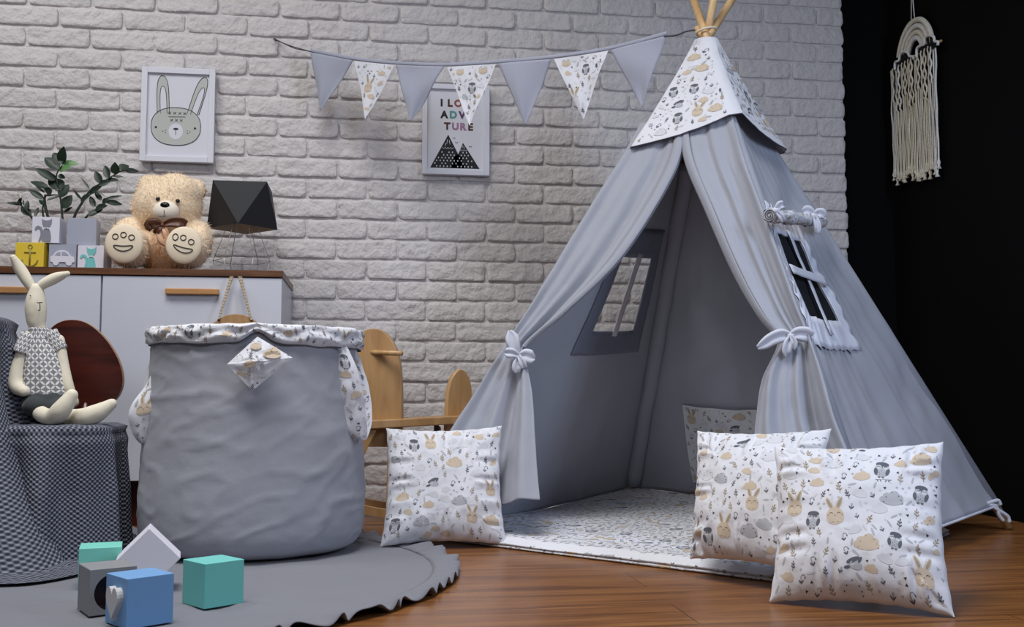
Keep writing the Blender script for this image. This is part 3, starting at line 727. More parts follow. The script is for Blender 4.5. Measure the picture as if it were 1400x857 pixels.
for i, (a, b, c, pr) in enumerate(flags):
    A, B = bpos(*a), bpos(*b); q = (c[0] - 378) / 567; Cc = atY(c[0], c[1], lerp(3.955, 3.10, q) - .012)
    n = (B - A).cross(Cc - A).normalized()
    if n.dot(CAM - A) < 0: n = -n
    def ff(x, y, A=A, B=B, Cc=Cc, n=n, i=i):   # x along top 0..1, y down 0..1
        P_ = lerp(A, B, x); m_ = lerp(P_, Cc, y)
        return m_ + n * (.010 * math.sin(PI * y) * fn3(x * 1.5 + i, y * 1.3, i) * 2 + .006 * math.sin(2.5 * PI * (x - .5) * (1 - y) + i) * y)
    mb = MB(); mb.grid(lambda u, v: ff(u, v * .995), 16, 26)
    if pr:
        W_ = (B - A).length; H_ = (Cc - (A + B) / 2).length; ct = 0.0
        tipx = (Cc - A).dot((B - A).normalized())
        def sf(x, y, W_=W_, H_=H_, ff=ff, tipx=tipx):
            v = min(max(-y / H_, 0), .985); xl = tipx * v; ww = W_ * (1 - v); return ff(min(max((x - xl) / ww, 0), 1), v)
        def inf(x, y, W_=W_, H_=H_, tipx=tipx):
            v = -y / H_
            if not 0.02 < v < .97: return False
            xl = tipx * v; return xl + .003 < x < xl + W_ * (1 - v) - .003
        pm = {1: None, 3: [(.11, -.085, .026, m_owl(.95))], 5: [(.12, -.055, .026, m_owl(.9)), (.08, -.15, .035, m_bunny(1.0)), (.05, -.07, .03, m_cloud(TN, None, .9))]}[i]
        print_on(mb, sf, 0, W_, -H_, 0, inf, 60 + i, .9, pm, out=n, dens=1.3)
    fo = mb.build('flag', PRINT if pr else FLAG, bt, solid=0 if pr else .0015)
    lab(fo, 'white woodland print flag' if pr else 'plain grey flag')

# ================================================================== POSTERS
INK = mat('ink_black', (34, 34, 38), .8); PAPER = mat('white_paper', (214, 215, 224), .6); HARE = mat('print_sage_grey', (186, 189, 184), .8)
PFRAME = mat('white_frame', (216, 217, 226), .45)
def poster(TL, TR, BRc, BLc, name, label, fw, draw, mats):
    Y = 3.972
    tl, tr, br_, bl = [atY(x, y, Y) for x, y in (TL, TR, BRc, BLc)]
    x0 = (tl.x + bl.x) / 2; x1 = (tr.x + br_.x) / 2; z0 = (bl.z + br_.z) / 2; z1 = (tl.z + tr.z) / 2; W_, H_ = x1 - x0, z1 - z0
    t = thing(name, label, 'picture', (x0 + W_ / 2, Y, z0))
    mb = MB()
    mb.box((x0, Y - .012, z0), (x0 + fw, Y + .012, z1)); mb.box((x1 - fw, Y - .012, z0), (x1, Y + .012, z1))
    mb.box((x0 + fw, Y - .012, z0), (x1 - fw, Y + .012, z0 + fw)); mb.box((x0 + fw, Y - .012, z1 - fw), (x1 - fw, Y + .012, z1))
    mb.build('picture_frame', PFRAME, t, bevel=.0015)
    mb = MB(); mb.box((x0 + fw * .8, Y - .002, z0 + fw * .8), (x1 - fw * .8, Y + .010, z1 - fw * .8))
    def px(u, v, lay=1): return V((x0 + u * W_, Y - .002 - .0004 * lay, z1 - v * H_))
    draw(mb, px, W_, H_); mb.build('print', mats, t)
def pline(mb, px, pts, wd, m, lay=2, W_=1):
    vs = [px(u, v, lay) for u, v in pts]; mb.tube(vs, wd, 5, m)
def pfill(mb, px, pts, m, lay=1): mb.add([px(u, v, lay) for u, v in pts], [list(range(len(pts)))], m, False)
def draw_bunny(mb, px, W_, H_):
    def ear(cx, cy, lean, w_, h_, k=1):
        pts = [(-1, 1), (-1, .3), (-.95, -.3), (-.75, -.75), (-.3, -1), (.3, -1), (.75, -.75), (.95, -.3), (1, .3), (1, 1)]
        P_ = [plerp(pts, i / 40) for i in range(41)]
        return [(cx + x * w_ * k + lean * (1 - y), cy + y * h_ * k) for x, y in P_]
    for cx, lean in ((.30, -.012), (.70, .075)):
        o = ear(cx, .29, lean, .082, .20); pfill(mb, px, o, 1, 1); pline(mb, px, o, .0011, 2)
        o = ear(cx + (.005 if cx < .5 else .012), .345, lean * .8, .045, .145); pfill(mb, px, o, 3, 2); pline(mb, px, o, .0010, 2, 3)
    hd = [(.475 + .335 * math.copysign(abs(math.cos(a)) ** .85, math.cos(a)), .62 + .20 * math.copysign(abs(math.sin(a)) ** .85, math.sin(a))) for a in [2 * PI * i / 60 for i in range(61)]]
    pfill(mb, px, hd[:-1], 1, 3); pline(mb, px, hd, .0012, 2, 4)
    pfill(mb, px, circ(.475, .672, .098, .084, 28), 3, 4)
    for x in (.205, .735): pfill(mb, px, circ(x, .635, .016, .012, 12), 2, 5)
    pfill(mb, px, circ(.475, .648, .036, .012, 14), 2, 5); pline(mb, px, [(.475, .65), (.475, .71)], .0010, 2, 5)
    for x, y in ((.30, .675), (.335, .665), (.335, .69), (.63, .665), (.665, .675), (.635, .69)): pfill(mb, px, circ(x, y, .007, .005, 8), 2, 5)
    for x in (.385, .455, .525, .59): 
        for s_ in (-1, 1): pline(mb, px, [(x - .018, .48 + .013 * s_), (x + .018, .48 - .013 * s_)], .0008, 2, 5)
    for x in (.415, .48, .545):
        for s_ in (-1, 1): pline(mb, px, [(x - .018, .555 + .013 * s_), (x + .018, .555 - .013 * s_)], .0008, 2, 5)
    pline(mb, px, [(.37, .52), (.60, .517)], .0009, 2, 5)
poster((195, 92), (295.5, 96), (292, 224), (191, 220), 'bunny_picture', 'white framed bunny face picture on brick above the teddy bear', .022, draw_bunny, [PAPER, HARE, INK, PAPER])

LC = {'b': mat('letter_brown', (84, 52, 44), .8), 'k': INK, 't': mat('letter_teal', (92, 150, 150), .8), 'p': mat('letter_plum', (92, 62, 104), .8), 'm': mat('letter_mauve', (158, 120, 150), .8), 'r': mat('letter_rust', (150, 84, 74), .8)}
def text_into(mb, px, s_, u, v, hgt, m, W_, H_, lay=2):
    cu = bpy.data.curves.new('lettering', 'FONT'); cu.body = s_; cu.size = 1.0; cu.offset = .05; cu.align_x = 'LEFT'
    ob = bpy.data.objects.new('lettering', cu); col.objects.link(ob); dg = bpy.context.evaluated_depsgraph_get()
    me = ob.evaluated_get(dg).to_mesh()
    vs = [(p.co.x, p.co.y) for p in me.vertices]; fs = [list(p.vertices) for p in me.polygons]
    x0 = min(a for a, b in vs); y0 = min(b for a, b in vs); y1 = max(b for a, b in vs); x1 = max(a for a, b in vs); k = hgt / (y1 - y0)
    mb.add([px(u + (a - x0) * k / W_ * H_ * 1.0, v - (b - y0) * k, lay) for a, b in vs], fs, m, False)
    r = (x1 - x0) * k / W_ * H_
    bpy.data.objects.remove(ob); bpy.data.curves.remove(cu); return r
def draw_adv(mb, px, W_, H_):
    hh = .084
    def row(chars, u, v):
        for ch, m in chars:
            if ch == ' ': u += .055; continue
            u += text_into(mb, px, ch, u, v, hh, m, W_, H_) + .022
    row([('I', 2), (' ', 0), ('L', 6), ('O', 7), ('V', 2), ('E', 3)], .27, .245)
    row([('A', 2), ('D', 4), ('V', 5), ('E', 2)], .265, .375)
    row([('T', 6), ('U', 8), ('R', 8), ('E', 6)], .32, .503)
    base = .925
    mtn = [(.12, base), (.345, .645), (.385, .545), (.50, .735), (.565, .650), (.625, .700), (.855, base)]
    pfill(mb, px, [(.12, base), (.385, .555), (.645, base)], 1, 1); pfill(mb, px, [(.45, base), (.605, .64), (.855, base)], 1, 1)
    pfill(mb, px, [(.5, .77), (.6, .8), (.6, base), (.4, base)], 1, 1)
    for x0, x1, y in ((.30, .465, .705), (.545, .665, .725)):
        n = 8; pline(mb, px, [(lerp(x0, x1, i / n), y + (.008 if i % 2 else -.008)) for i in range(n + 1)], .0011, 0, 3)
    for x, y0, y1, dx in ((.375, .61, .66, -.01), (.40, .62, .665, .012), (.35, .65, .685, -.012), (.60, .67, .70, -.008), (.615, .68, .71, .01)): pline(mb, px, [(x, y0), (x + dx, y1)], .0012, 0, 3)
    rnd2 = random.Random(8)
    for j in range(6):
        y = .75 + j * .031
        for i in range(13):
            x = .19 + i * .052 + (j % 2) * .026
            inside1 = abs(x - .385) < (y - .555) / (base - .555) * .262 - .03; inside2 = abs(x - .61) < (y - .64) / (base - .64) * .22 - .03
            if (inside1 or inside2) and rnd2.random() < .85: pfill(mb, px, circ(x, y, .0085, .009, 8), 0, 3)
    for x, y in ((.47, .59), (.51, .64), (.715, .68)):
        pline(mb, px, [(x - .02, y - .008), (x - .008, y + .006), (x, y), (x + .008, y + .006), (x + .02, y - .008)], .0008, 1, 2)
poster((578, 116), (668.5, 117), (669.5, 241), (576.5, 238), 'mountain_picture', 'white framed adventure lettering and black mountains picture behind the bunting', .020, draw_adv, [PAPER, INK, INK, INK, LC['t'], LC['p'], LC['b'], LC['r'], LC['m']])

# ================================================================== SIDEBOARD
SX1 = -.290; SX0 = -2.0; SY = 3.50; STOP = .847
sb = thing('sideboard', 'white sideboard with walnut top edge and oak handles against the brick wall', 'sideboard', ((SX0 + SX1) / 2, 3.73, 0))
mb = MB(); mb.box((SX0, SY + .02, .15), (SX1 - .001, 3.97, STOP - .022)); mb.build('body', WHITEP, sb, bevel=.001)
mb = MB(); mb.box((SX0, SY + .06, 0), (SX1 - .03, 3.94, .15)); mb.build('plinth', DKWOOD, sb)
mb = MB(); mb.box((SX0, SY - .005, STOP - .022), (SX1 + .004, 3.97, STOP)); mb.build('top', WALNUT, sb, bevel=.001)
gapx = -.869
mb = MB(); mb.box((gapx + .003, SY, .152), (SX1, SY + .019, STOP - .026)); d1 = mb.build('door', WHITEP, sb, bevel=.001)
mb = MB(); mb.box((SX0, SY, .152), (gapx - .003, SY + .019, STOP - .026)); d2 = mb.build('door', WHITEP, sb, bevel=.001)
for d, xa, xb, ya, yb in ((d1, 226, 299, 394, 403), (d2, -40, 37, 391, 401)):
    a, b = atY(xa, ya, SY - .012), atY(xb, yb, SY - .012); mb = MB()
    mb.box((a.x, SY - .018, b.z), (b.x, SY, a.z)); mb.build('handle', HANDLE, d, bevel=.003)
# hanging round board
hb = thing('hanging_round_board', 'round light wood board hung by a rope strap on the sideboard front', 'wall hanging', (atY(322, 470, 3.46).x, 3.47, atY(322, 470, 3.46).z))
c = atY(322, 470, 3.465); r = (atY(364, 470, 3.465) - c).length
mb = MB(); mb.prism([(r * math.cos(2 * PI * i / 64), r * math.sin(2 * PI * i / 64)) for i in range(64)], .014, Matrix.Translation(c), 0)
for x, y in ((299, 437), (344, 438)): mb.ell(atY(x, y, 3.463), (.004, .003, .004), m=1)
mb.build('board', [PLY, INK], hb, bevel=.002)
for a, b in (((299, 437), (317, 378)), ((344, 438), (328, 378))):
    mb = MB(); p, q = atY(a[0], a[1], 3.458), atY(b[0], b[1], 3.478); d = (q - p).normalized(); s_ = V((1, 0, 0))
    mb.grid(lambda u, v: lerp(p, q, v) + s_ * (u - .5) * lerp(.006, .013, v) + V((0, -.003 - .001 * math.sin(v * 90), 0)), 3, 60); mb.build('strap', mat('jute_strap', (190, 172, 148), .95, bump=.6, bscale=300), hb, solid=.002)

# ================================================================== TOY BLOCKS
def cubeframe(o, yaw, s): # origin at bottom centre
    return Matrix.Translation(o) @ Matrix.Rotation(yaw, 4, 'Z')
def block(near, right, s, paint, label, name='toy_block', z=0.0, deco=None, sidemat=None, hole=False, grp='painted toy blocks'):
    """near: ground pixel of the nearest vertical edge; right: world yaw of its right-going bottom edge"""
    p = near if isinstance(near, V) else atZ(near[0], near[1], z); ex = V((math.cos(right), math.sin(right), 0)); F = frame(p, ex, (0, 0, 1))
    t = thing(name, label, 'toy block', p + ex * s / 2 + F.to_3x3() @ V((0, s / 2, 0)), grp)
    mb = MB()
    if not hole: mb.box((0, 0, 0), (s, s, s), 0, F)
    else:
        n = 32; R_ = s * .40; hx, hz = s * .5, s * .47; sq = []
        for i in range(n):
            a = 2 * PI * i / n; cx, cz = math.cos(a), math.sin(a); k = min(((s - hx) if cx > 0 else hx) / max(abs(cx), 1e-6), ((s - hz) if cz > 0 else hz) / max(abs(cz), 1e-6)); sq.append((hx + cx * k, hz + cz * k))
        for q in ((0, 0), (s, 0), (s, s), (0, s)):
            j = min(range(n), key=lambda i: (sq[i][0] - q[0]) ** 2 + (sq[i][1] - q[1]) ** 2); sq[j] = q
        ci = [(hx + R_ * math.cos(2 * PI * i / n), hz + R_ * math.sin(2 * PI * i / n)) for i in range(n)]
        vs = [(x, 0, z_) for x, z_ in sq] + [(x, 0, z_) for x, z_ in ci] + [(x, s, z_) for x, z_ in sq] + [(x, s * .55, z_) for x, z_ in ci]
        fs = []; fb_ = []
        for i in range(n):
            j = (i + 1) % n; fs += [[i, j, n + j, n + i], [i, 2 * n + i, 2 * n + j, j]]; fb_.append([n + i, n + j, 3 * n + j, 3 * n + i])
        fs.append([2 * n + i for i in range(n)]); mb.add(vs, fs, 0, False, F); o_ = len(mb.v) - 4 * n
        mb.add([vs[i] for i in range(n, 2 * n)] + [vs[i] for i in range(3 * n, 4 * n)], [[i, (i + 1) % n, n + (i + 1) % n, n + i] for i in range(n)] + [[n + i for i in range(n)]], 1, False, F)
    mb.build('cube', [paint, sidemat or DKWOOD], t, bevel=.0012)
    if deco: deco(t, F, s)
    return t
BLUE = mat('blue_paint', (112, 158, 208), .5); TEAL = mat('teal_paint', (112, 196, 190), .5); MINT = mat('mint_paint', (122, 206, 192), .5)
BWHITE = mat('block_white', (222, 220, 232), .5); BGREY = mat('block_grey', (134, 136, 140), .55); YEL = mat('yellow_paint', (226, 196, 60), .5); BLG = mat('block_cool_grey', (162, 166, 182), .55)
HEARTM = mat('heart_white', (196, 196, 198), .5); CATG = mat('cat_grey', (134, 136, 148), .5); CATT = mat('cat_teal', (120, 196, 196), .5); GOLDM = mat('anchor_ochre', (150, 134, 62), .5)
def heart(n=40): 
    o = []
    for i in range(n):
        a = 2 * PI * i / n; o.append((16 * math.sin(a) ** 3 / 16, (13 * math.cos(a) - 5 * math.cos(2 * a) - 2 * math.cos(3 * a) - math.cos(4 * a)) / 16))
    return o
def deco_heart(t, F, s):
    L = F @ Matrix(((0, 1, 0, 0), (-1, 0, 0, 0), (0, 0, 1, 0), (0, 0, 0, 1)))  # left face frame
    mb = MB(); k = s * .30
    G = frame(F @ V((-.0, s * .42, s * .52)), F.to_3x3() @ V((0, -1, 0)), (0, 0, 1))
    mb.prism([(x * k * .9, z * k * 1.25) for x, z in heart()], -.012, G); mb.build('heart', HEARTM, t, bevel=.001)
def cat_shape():
    head = [(-.17, .26), (-.19, .46), (-.12, .40), (.0, .38), (.12, .40), (.19, .47), (.18, .26), (.12, .14), (.0, .09), (-.12, .14)]
    body = [(-.06, .09), (.06, .09), (.14, -.05), (.18, -.30), (.16, -.48), (-.16, -.48), (-.20, -.30), (-.14, -.06)]
    tail = [(-.22, -.48), (-.30, -.48), (-.22, -.20), (-.24, .0), (-.33, .06), (-.40, -.03), (-.45, .0), (-.42, .12), (-.32, .17), (-.2, .12), (-.14, .0), (-.17, -.2)]
    return head, body, tail
def deco_cat(m):
    def d(t, F, s):
        mb = MB(); M_ = F @ Matrix.Translation((s * .53, -.002, s * .5))
        for sh in cat_shape(): mb.prism([(x * s * .95, z * s * .95) for x, z in sh], .004, M_, 0)
        mb.prism([(-.07 * s, .03 * s), (.0, .055 * s), (.09 * s, .02 * s), (.07 * s, .10 * s), (0, .075 * s), (-.08 * s, .11 * s)], .002, M_ @ Matrix.Translation((0, -.002, 0)), 1)
        mb.build('cat_cutout', [m, BWHITE], t)
    return d
def deco_car(t, F, s):
    mb = MB(); M_ = F @ Matrix.Translation((s * .5, -.003, s * .45))
    sh = [(-.42, -.12), (-.44, .06), (-.34, .12), (-.24, .26), (-.10, .33), (.08, .33), (.2, .26), (.30, .12), (.44, .06), (.46, -.12), (.38, -.14), (.34, -.24), (.24, -.27), (.16, -.22), (.13, -.13), (-.10, -.13), (-.14, -.22), (-.22, -.27), (-.31, -.23), (-.34, -.14)]
    mb.prism([(x * s, z * s) for x, z in sh], .004, M_, 0)
    for sh in ([(-.27, .13), (-.19, .23), (-.06, .27), (-.06, .13)], [(-.01, .13), (-.01, .27), (.09, .27), (.18, .21), (.24, .13)]): mb.prism([(x * s, z * s) for x, z in sh], .002, M_ @ Matrix.Translation((0, -.001, 0)), 1)
    mb.build('car_cutout', [BWHITE, BLG], t)
def deco_anchor(t, F, s):
    mb = MB(); M_ = F @ Matrix.Translation((s * .52, 0, s * .48))
    P_ = lambda x, z: M_ @ V((x * s, -.001, z * s))
    mb.tube([P_(0, .30), P_(0, -.32)], .0028, 8); mb.tube([P_(-.2, .16), P_(.2, .16)], .0022, 8)
    mb.tube([P_(.07 * math.cos(a), .37 + .07 * math.sin(a)) for a in [2 * PI * i / 16 for i in range(17)]], .0016, 6)
    mb.tube([P_(.27 * math.cos(a), -.10 + .25 * math.sin(a)) for a in [PI + PI * i / 16 for i in range(17)]], .0025, 8)
    mb.build('anchor_cutout', GOLDM, t)
RZ = .008
def yaw_of(a, b): p, q = atZ(a[0], a[1], RZ), atZ(b[0], b[1], RZ); return math.atan2(q.y - p.y, q.x - p.x)
block((172, 861), yaw_of((172, 861), (233, 851)), .090, BLUE, 'sky blue cube block with a white heart, nearest on the grey rug', z=RZ, deco=deco_heart)
block((279, 833), math.radians(38), .088, TEAL, 'teal cube block on the rug, right of the blue block', z=RZ)
block((121, 843), math.radians(27), .088, BGREY, 'dark grey cube block with a round hollow, left of the blue block', z=RZ, hole=True)
block((106, 806), math.radians(12), .088, MINT, 'mint green cube block behind the dark grey block', z=RZ)
# tilted white block: stands on an edge
wt = thing('toy_block', 'white cube block balanced on its edge above the blue block', 'toy block', atZ(204, 800, RZ), 'painted toy blocks')
p = atY(204, 722, 2.33); s_ = .094; F = frame((p.x, p.y, RZ), (math.cos(-.20), math.sin(-.20), 0), (0, 0, 1)) @ Matrix.Rotation(math.radians(-3), 4, 'Y') @ Matrix.Rotation(math.radians(45), 4, 'Y') 
F = frame((p.x, p.y, RZ + .002), (math.cos(.17), math.sin(.17), 0), (0, 0, 1)) @ Matrix.Rotation(math.radians(-45), 4, 'Y')
mb = MB(); mb.box((0, 0, 0), (s_, s_, s_), 0, F); mb.build('cube', BWHITE, wt, bevel=.0012)

Z1 = STOP + .001
def onboard(x, Y): return V((atY(x, 366, Y).x, Y, Z1))
block(onboard(20, 3.60), math.radians(-2), .092, YEL, 'yellow cube block with an anchor on the sideboard, far left', z=Z1, deco=deco_anchor)
block(onboard(66, 3.60), math.radians(0), .092 * .95, BLG, 'grey cube block with a white car on the sideboard', z=Z1, deco=deco_car)
block(onboard(105.5, 3.60), math.radians(-4), .086, BWHITE, 'white cube block with a teal cat on the sideboard, beside the teddy bear', z=Z1, deco=deco_cat(CATT))
block(V((atY(43, 333, 3.61).x, 3.61, Z1 + .094)), math.radians(1), .088, BWHITE, 'white cube block with a grey cat stacked on the yellow and car blocks', z=0, deco=deco_cat(CATG))
block(V((atY(91, 337, 3.605).x, 3.605, Z1 + .0885)), math.radians(6), .092, BLG, 'plain grey cube block stacked on the car and teal cat blocks', z=0)

# ================================================================== PLANT
LEAF = mat('zz_leaf', (24, 44, 28), .45, var=.3, vscale=20); LEAF2 = mat('zz_leaf_light', (96, 140, 84), .4, var=.2, vscale=20); STEM = mat('zz_stem', (28, 40, 26), .5)
pl = thing('potted_plant', 'dark green plant with glossy leaflets in a black pot behind the toy blocks', 'plant', onboard(90, 3.82))
b0 = onboard(90, 3.82)
mb = MB()
prof = [(.055, 0), (.062, .01), (.075, .09), (.078, .10), (.072, .10), (.068, .085)]
mb.grid(lambda u, v: b0 + V((plerp(prof, v)[0] * math.cos(2 * PI * u), plerp(prof, v)[0] * math.sin(2 * PI * u), plerp(prof, v)[1])), 32, 12, cu=True)
mb.ell(b0 + V((0, 0, .082)), (.068, .068, .006), m=1); mb.build('pot', [mat('black_pot', (14, 14, 15), .5), mat('soil', (40, 30, 24), .95)], pl)
def leafmesh(mb, base, d, nrm, L, Wd, m=0):
    d = d.normalized(); s_ = d.cross(nrm)
    if s_.length < 1e-4: s_ = d.orthogonal()
    s_.normalize(); n = s_.cross(d)
    def f(u, v):
        w_ = Wd * math.sin(PI * min(1, v * .97 + .03) ** .8) ** .8 * .5
        return base + d * (L * v) + s_ * ((u - .5) * 2 * w_) + n * (.25 * w_ * abs(u - .5) * 2 - .12 * L * v * v)
    mb.grid(f, 4, 10, m)
rp = random.Random(3)
PY = 3.80
def pq(x, y): return (x / 5.715, 190 + y / 5.715)
stems = [[(495, 830), (490, 640), (470, 440), (440, 290), (490, 200)], [(380, 612), (345, 500), (352, 430)], [(240, 600), (200, 555), (150, 510), (60, 497)],
         [(575, 630), (640, 500), (710, 400), (800, 340), (880, 290), (950, 250), (1080, 248)], [(660, 632), (740, 560), (840, 490)], [(340, 605), (345, 490)], [(350, 490), (400, 440), (460, 440)]]
leaves = [ # base, tip, width(px in crop), light
 ((485, 195), (490, 58), 62, 0), ((480, 200), (412, 98), 60, 0), ((460, 235), (345, 135), 66, 0), ((490, 195), (612, 185), 42, 1), ((470, 250), (545, 210), 46, 1), ((455, 290), (512, 300), 34, 0),
 ((430, 320), (272, 222), 50, 0), ((440, 390), (390, 260), 60, 0), ((475, 400), (450, 300), 60, 0), ((470, 450), (535, 350), 58, 0), ((490, 540), (560, 435), 58, 0), ((500, 575), (565, 525), 18, 0),
 ((380, 390), (230, 315), 44, 0), ((340, 470), (218, 388), 36, 0), ((350, 420), (275, 360), 12, 0), ((400, 430), (352, 385), 46, 0), ((340, 510), (305, 475), 26, 0), ((365, 480), (470, 438), 18, 0),
 ((238, 600), (160, 520), 46, 0), ((160, 510), (55, 495), 24, 0), ((170, 515), (135, 485), 22, 0), ((150, 500), (165, 462), 22, 0), ((185, 520), (180, 470), 12, 0), ((208, 560), (215, 475), 28, 0), ((275, 605), (298, 525), 22, 0),
 ((632, 490), (700, 430), 46, 0), ((640, 475), (562, 388), 14, 0), ((700, 425), (785, 365), 44, 0), ((700, 390), (628, 292), 12, 0), ((740, 530), (700, 440), 32, 0), ((790, 480), (740, 400), 30, 0), ((790, 345), (738, 245), 42, 0), ((775, 355), (860, 330), 36, 0),
 ((850, 305), (812, 200), 42, 0), ((845, 320), (922, 318), 28, 0), ((905, 275), (895, 182), 50, 0), ((885, 292), (965, 292), 18, 0), ((940, 240), (1005, 200), 56, 0), ((980, 245), (1088, 250), 30, 0),
 ((690, 600), (800, 540), 44, 0), ((745, 550), (830, 515), 46, 0), ((820, 470), (955, 438), 18, 0), ((830, 490), (958, 508), 34, 0), ((800, 500), (850, 470), 40, 0), ((820, 450), (790, 420), 10, 0)]
mbs = MB()
for s2 in stems:
    pts = [atY(*pq(x, y), PY) for x, y in s2]; pts = [b0 + V((rp.uniform(-.03, .03), 0, .08))] + pts
    n = len(pts) * 4; mbs.tube(spline(pts, n), [lerp(.0055, .0018, i / n) for i in range(n + 1)], 7)
mbs.build('stems', STEM, pl)
for (bx, by), (tx_, ty), wd, li in leaves:
    A, B = atY(*pq(bx, by), PY + rp.uniform(-.01, .01)), atY(*pq(tx_, ty), PY + rp.uniform(-.035, .025))
    mb = MB(); leafmesh(mb, A, B - A, V((rp.uniform(-.3, .3), -1, rp.uniform(.0, .6))), (B - A).length, wd / 5.715 / 1400 * 3.72 * 1.4); mb.build('leaf', LEAF2 if li else LEAF, pl)

# ================================================================== TEDDY BEAR
TY = 3.70
def tb(x, y, Y=TY): return atY(x, y, Y)
bear = thing('teddy_bear', 'cream plush teddy bear with a brown bow sitting on the sideboard', 'teddy bear', (tb(222, 366).x, TY, Z1))
FURM = mat('cream_plush', (240, 216, 184), .95, bump=.5, bscale=90, sheen=.4, var=.06)
FURO = mat('apricot_plush', (226, 158, 84), .95, bump=.5, bscale=90, sheen=.3, var=.1)
PAD = mat('sole_plush', (232, 216, 190), .9, sheen=.3)
px_ = 1 / 1400 * TY   # metres per pixel at the bear
def E(x, y, dy, rx, ry, rz): return (tb(x, y) + V((0, dy, 0)), (rx * px_, ry * px_, rz * px_))
Rz = Matrix.Identity(3)
ells = [E(229, 283, 0, 45, 40, 39), E(211, 262, .0, 22, 20, 22), E(203, 252, .01, 14, 10, 14), E(266, 260, .01, 15, 9, 16), E(240, 268, 0, 34, 36, 30),
        E(226, 336, .02, 38, 34, 40), E(180, 320, -.01, 22, 22, 22), E(171, 330, -.03, 18, 20, 24), E(270, 322, -.01, 20, 22, 20), E(276, 330, -.03, 16, 20, 22),
        E(184, 342, -.06, 26, 42, 27), E(262, 344, -.06, 25, 42, 26)]
mb = MB()
for c, r in ells: mb.ell(c, r, None, 28, 18)
for i in range(len(mb.v)):
    if mb.v[i].z < Z1: mb.v[i].z = Z1
mb.build('body', FURM, bear, remesh=.006)
def inside_any(p, skip, lst):
    for k, (c, r) in enumerate(lst):
        if k == skip: continue
        d = p - c
        if (d.x / r[0]) ** 2 + (d.y / r[1]) ** 2 + (d.z / r[2]) ** 2 < .97: return True
    return False
rf = random.Random(12)
def furcoat(lst, n, L, wd, test=None):
    mb = MB(); k = 0
    areas = [r[0] * r[2] * (2.5 if k_ == 5 else 1) for k_, (c, r) in enumerate(lst)]; tot = sum(areas)
    for e, (c, r) in enumerate(lst):
        for _ in range(int(n * areas[e] / tot)):
            d = V((rf.gauss(0, 1), rf.gauss(0, 1), rf.gauss(0, 1))).normalized()
            if d.y > .55: continue
            p = c + V((d.x * r[0], d.y * r[1], d.z * r[2]))
            if p.z < Z1 + .004 or inside_any(p, e, lst): continue
            nn = V((d.x / r[0], d.y / r[1], d.z / r[2])).normalized()
            mi = test(p, e) if test else 0
            if mi is None: continue
            g = (nn + V((rf.uniform(-.5, .5), rf.uniform(-.5, .5), rf.uniform(-.9, .2)))).normalized(); s_ = g.cross(V((rf.uniform(-1, 1), rf.uniform(-1, 1), rf.uniform(-1, 1)))).normalized()
            l = L * rf.uniform(.6, 1.2); p = p - nn * .002
            mb.add([p - s_ * wd, p + s_ * wd, p + g * l * .6 + s_ * wd * .6 + V((0, 0, -.0008)), p + g * l + V((0, 0, -.002))], [[0, 1, 2, 3]], mi, True)
    return mb
ctr = tb(226, 340); mz = tb(229, 287)
def furtest(p, e):
    if e in (10, 11) and p.y < ells[e][0].y - ells[e][1][1] * .80: return None   # soles
    if (p - (tb(229, 290) + V((0, -.11, 0)))).length < .030: return None
    if e in (5, 7, 9) or (e in (10, 11) and False):
        d = abs(p.x - ctr.x)
        if e == 5 and d < .10 and p.z < tb(226, 300).z: return 1
    return 0
lab(furcoat(ells, 17000, .013, .0009, furtest).build('fur', [FURM, FURO], bear), 'cream pile, apricot on the belly')
# soles, muzzle, nose, eyes, bow
for (c, r), nm in ((ells[10], 0), (ells[11], 1)):
    mb = MB(); cc = c + V((0, -r[1] * .86, 0)); mb.ell(cc, (r[0] * .90, .014, r[2] * .93)); s2 = mb.build('foot_sole', PAD, bear)
    mb = MB(); y0 = cc.y - .0125
    def ring(cx, cz, rx, rz, bend=0):
        pts = []
        for i in range(25):
            a = 2 * PI * i / 24; x = cx + rx * math.cos(a); z = cz + rz * math.sin(a) + bend * (x - cx) ** 2
            q = 1 - min(.95, (x / (r[0] * .9)) ** 2 + (z / (r[2] * .93)) ** 2); pts.append(V((cc.x + x, cc.y - .014 * q ** .5 - .001, cc.z + z)))
        mb.tube(pts, .0015, 6, caps=False)
    tl_ = -.15 if nm else 0
    ring(-.026, .022 + .004 * nm, .009, .009 + .002 * nm); ring(0.0, .028 - .004 * nm, .009, .009); ring(.026, .020 - .010 * nm, .009, .009)
    pts = []
    for i in range(33):
        a = 2 * PI * i / 32; x = .031 * math.cos(a); z = -.012 + .0085 * math.sin(a) + 9 * x * x - .006 + (.25 * -x if nm else 0)
        q = 1 - min(.95, (x / (r[0] * .9)) ** 2 + (z / (r[2] * .93)) ** 2); pts.append(V((cc.x + x, cc.y - .014 * q ** .5 - .001, cc.z + z)))
    mb.tube(pts, .0015, 6, caps=False); mb.build('paw_embroidery', INK, s2)
hc, hr_ = ells[0]
mzl = tb(227, 289, TY - .10)
mb = MB(); mb.ell(mzl, (.044, .034, .037)); mo = mb.build('muzzle', mat('muzzle_plush', (236, 226, 210), .9, sheen=.3), bear)
mb = MB(); mb.ell(mzl + V((.001, -.028, .017)), (.0155, .009, .011)); mb.build('nose', mat('nose_black', (14, 13, 13), .25), mo)
mb = MB(); mb.tube([mzl + V((0, -.031, .008)), mzl + V((0, -.034, -.005)), mzl + V((0, -.029, -.018))], .0012, 6)
mb.tube([mzl + V((-.016, -.024, -.021)), mzl + V((0, -.028, -.0205)), mzl + V((.018, -.024, -.017))], .0012, 6); mb.build('mouth', INK, mo)
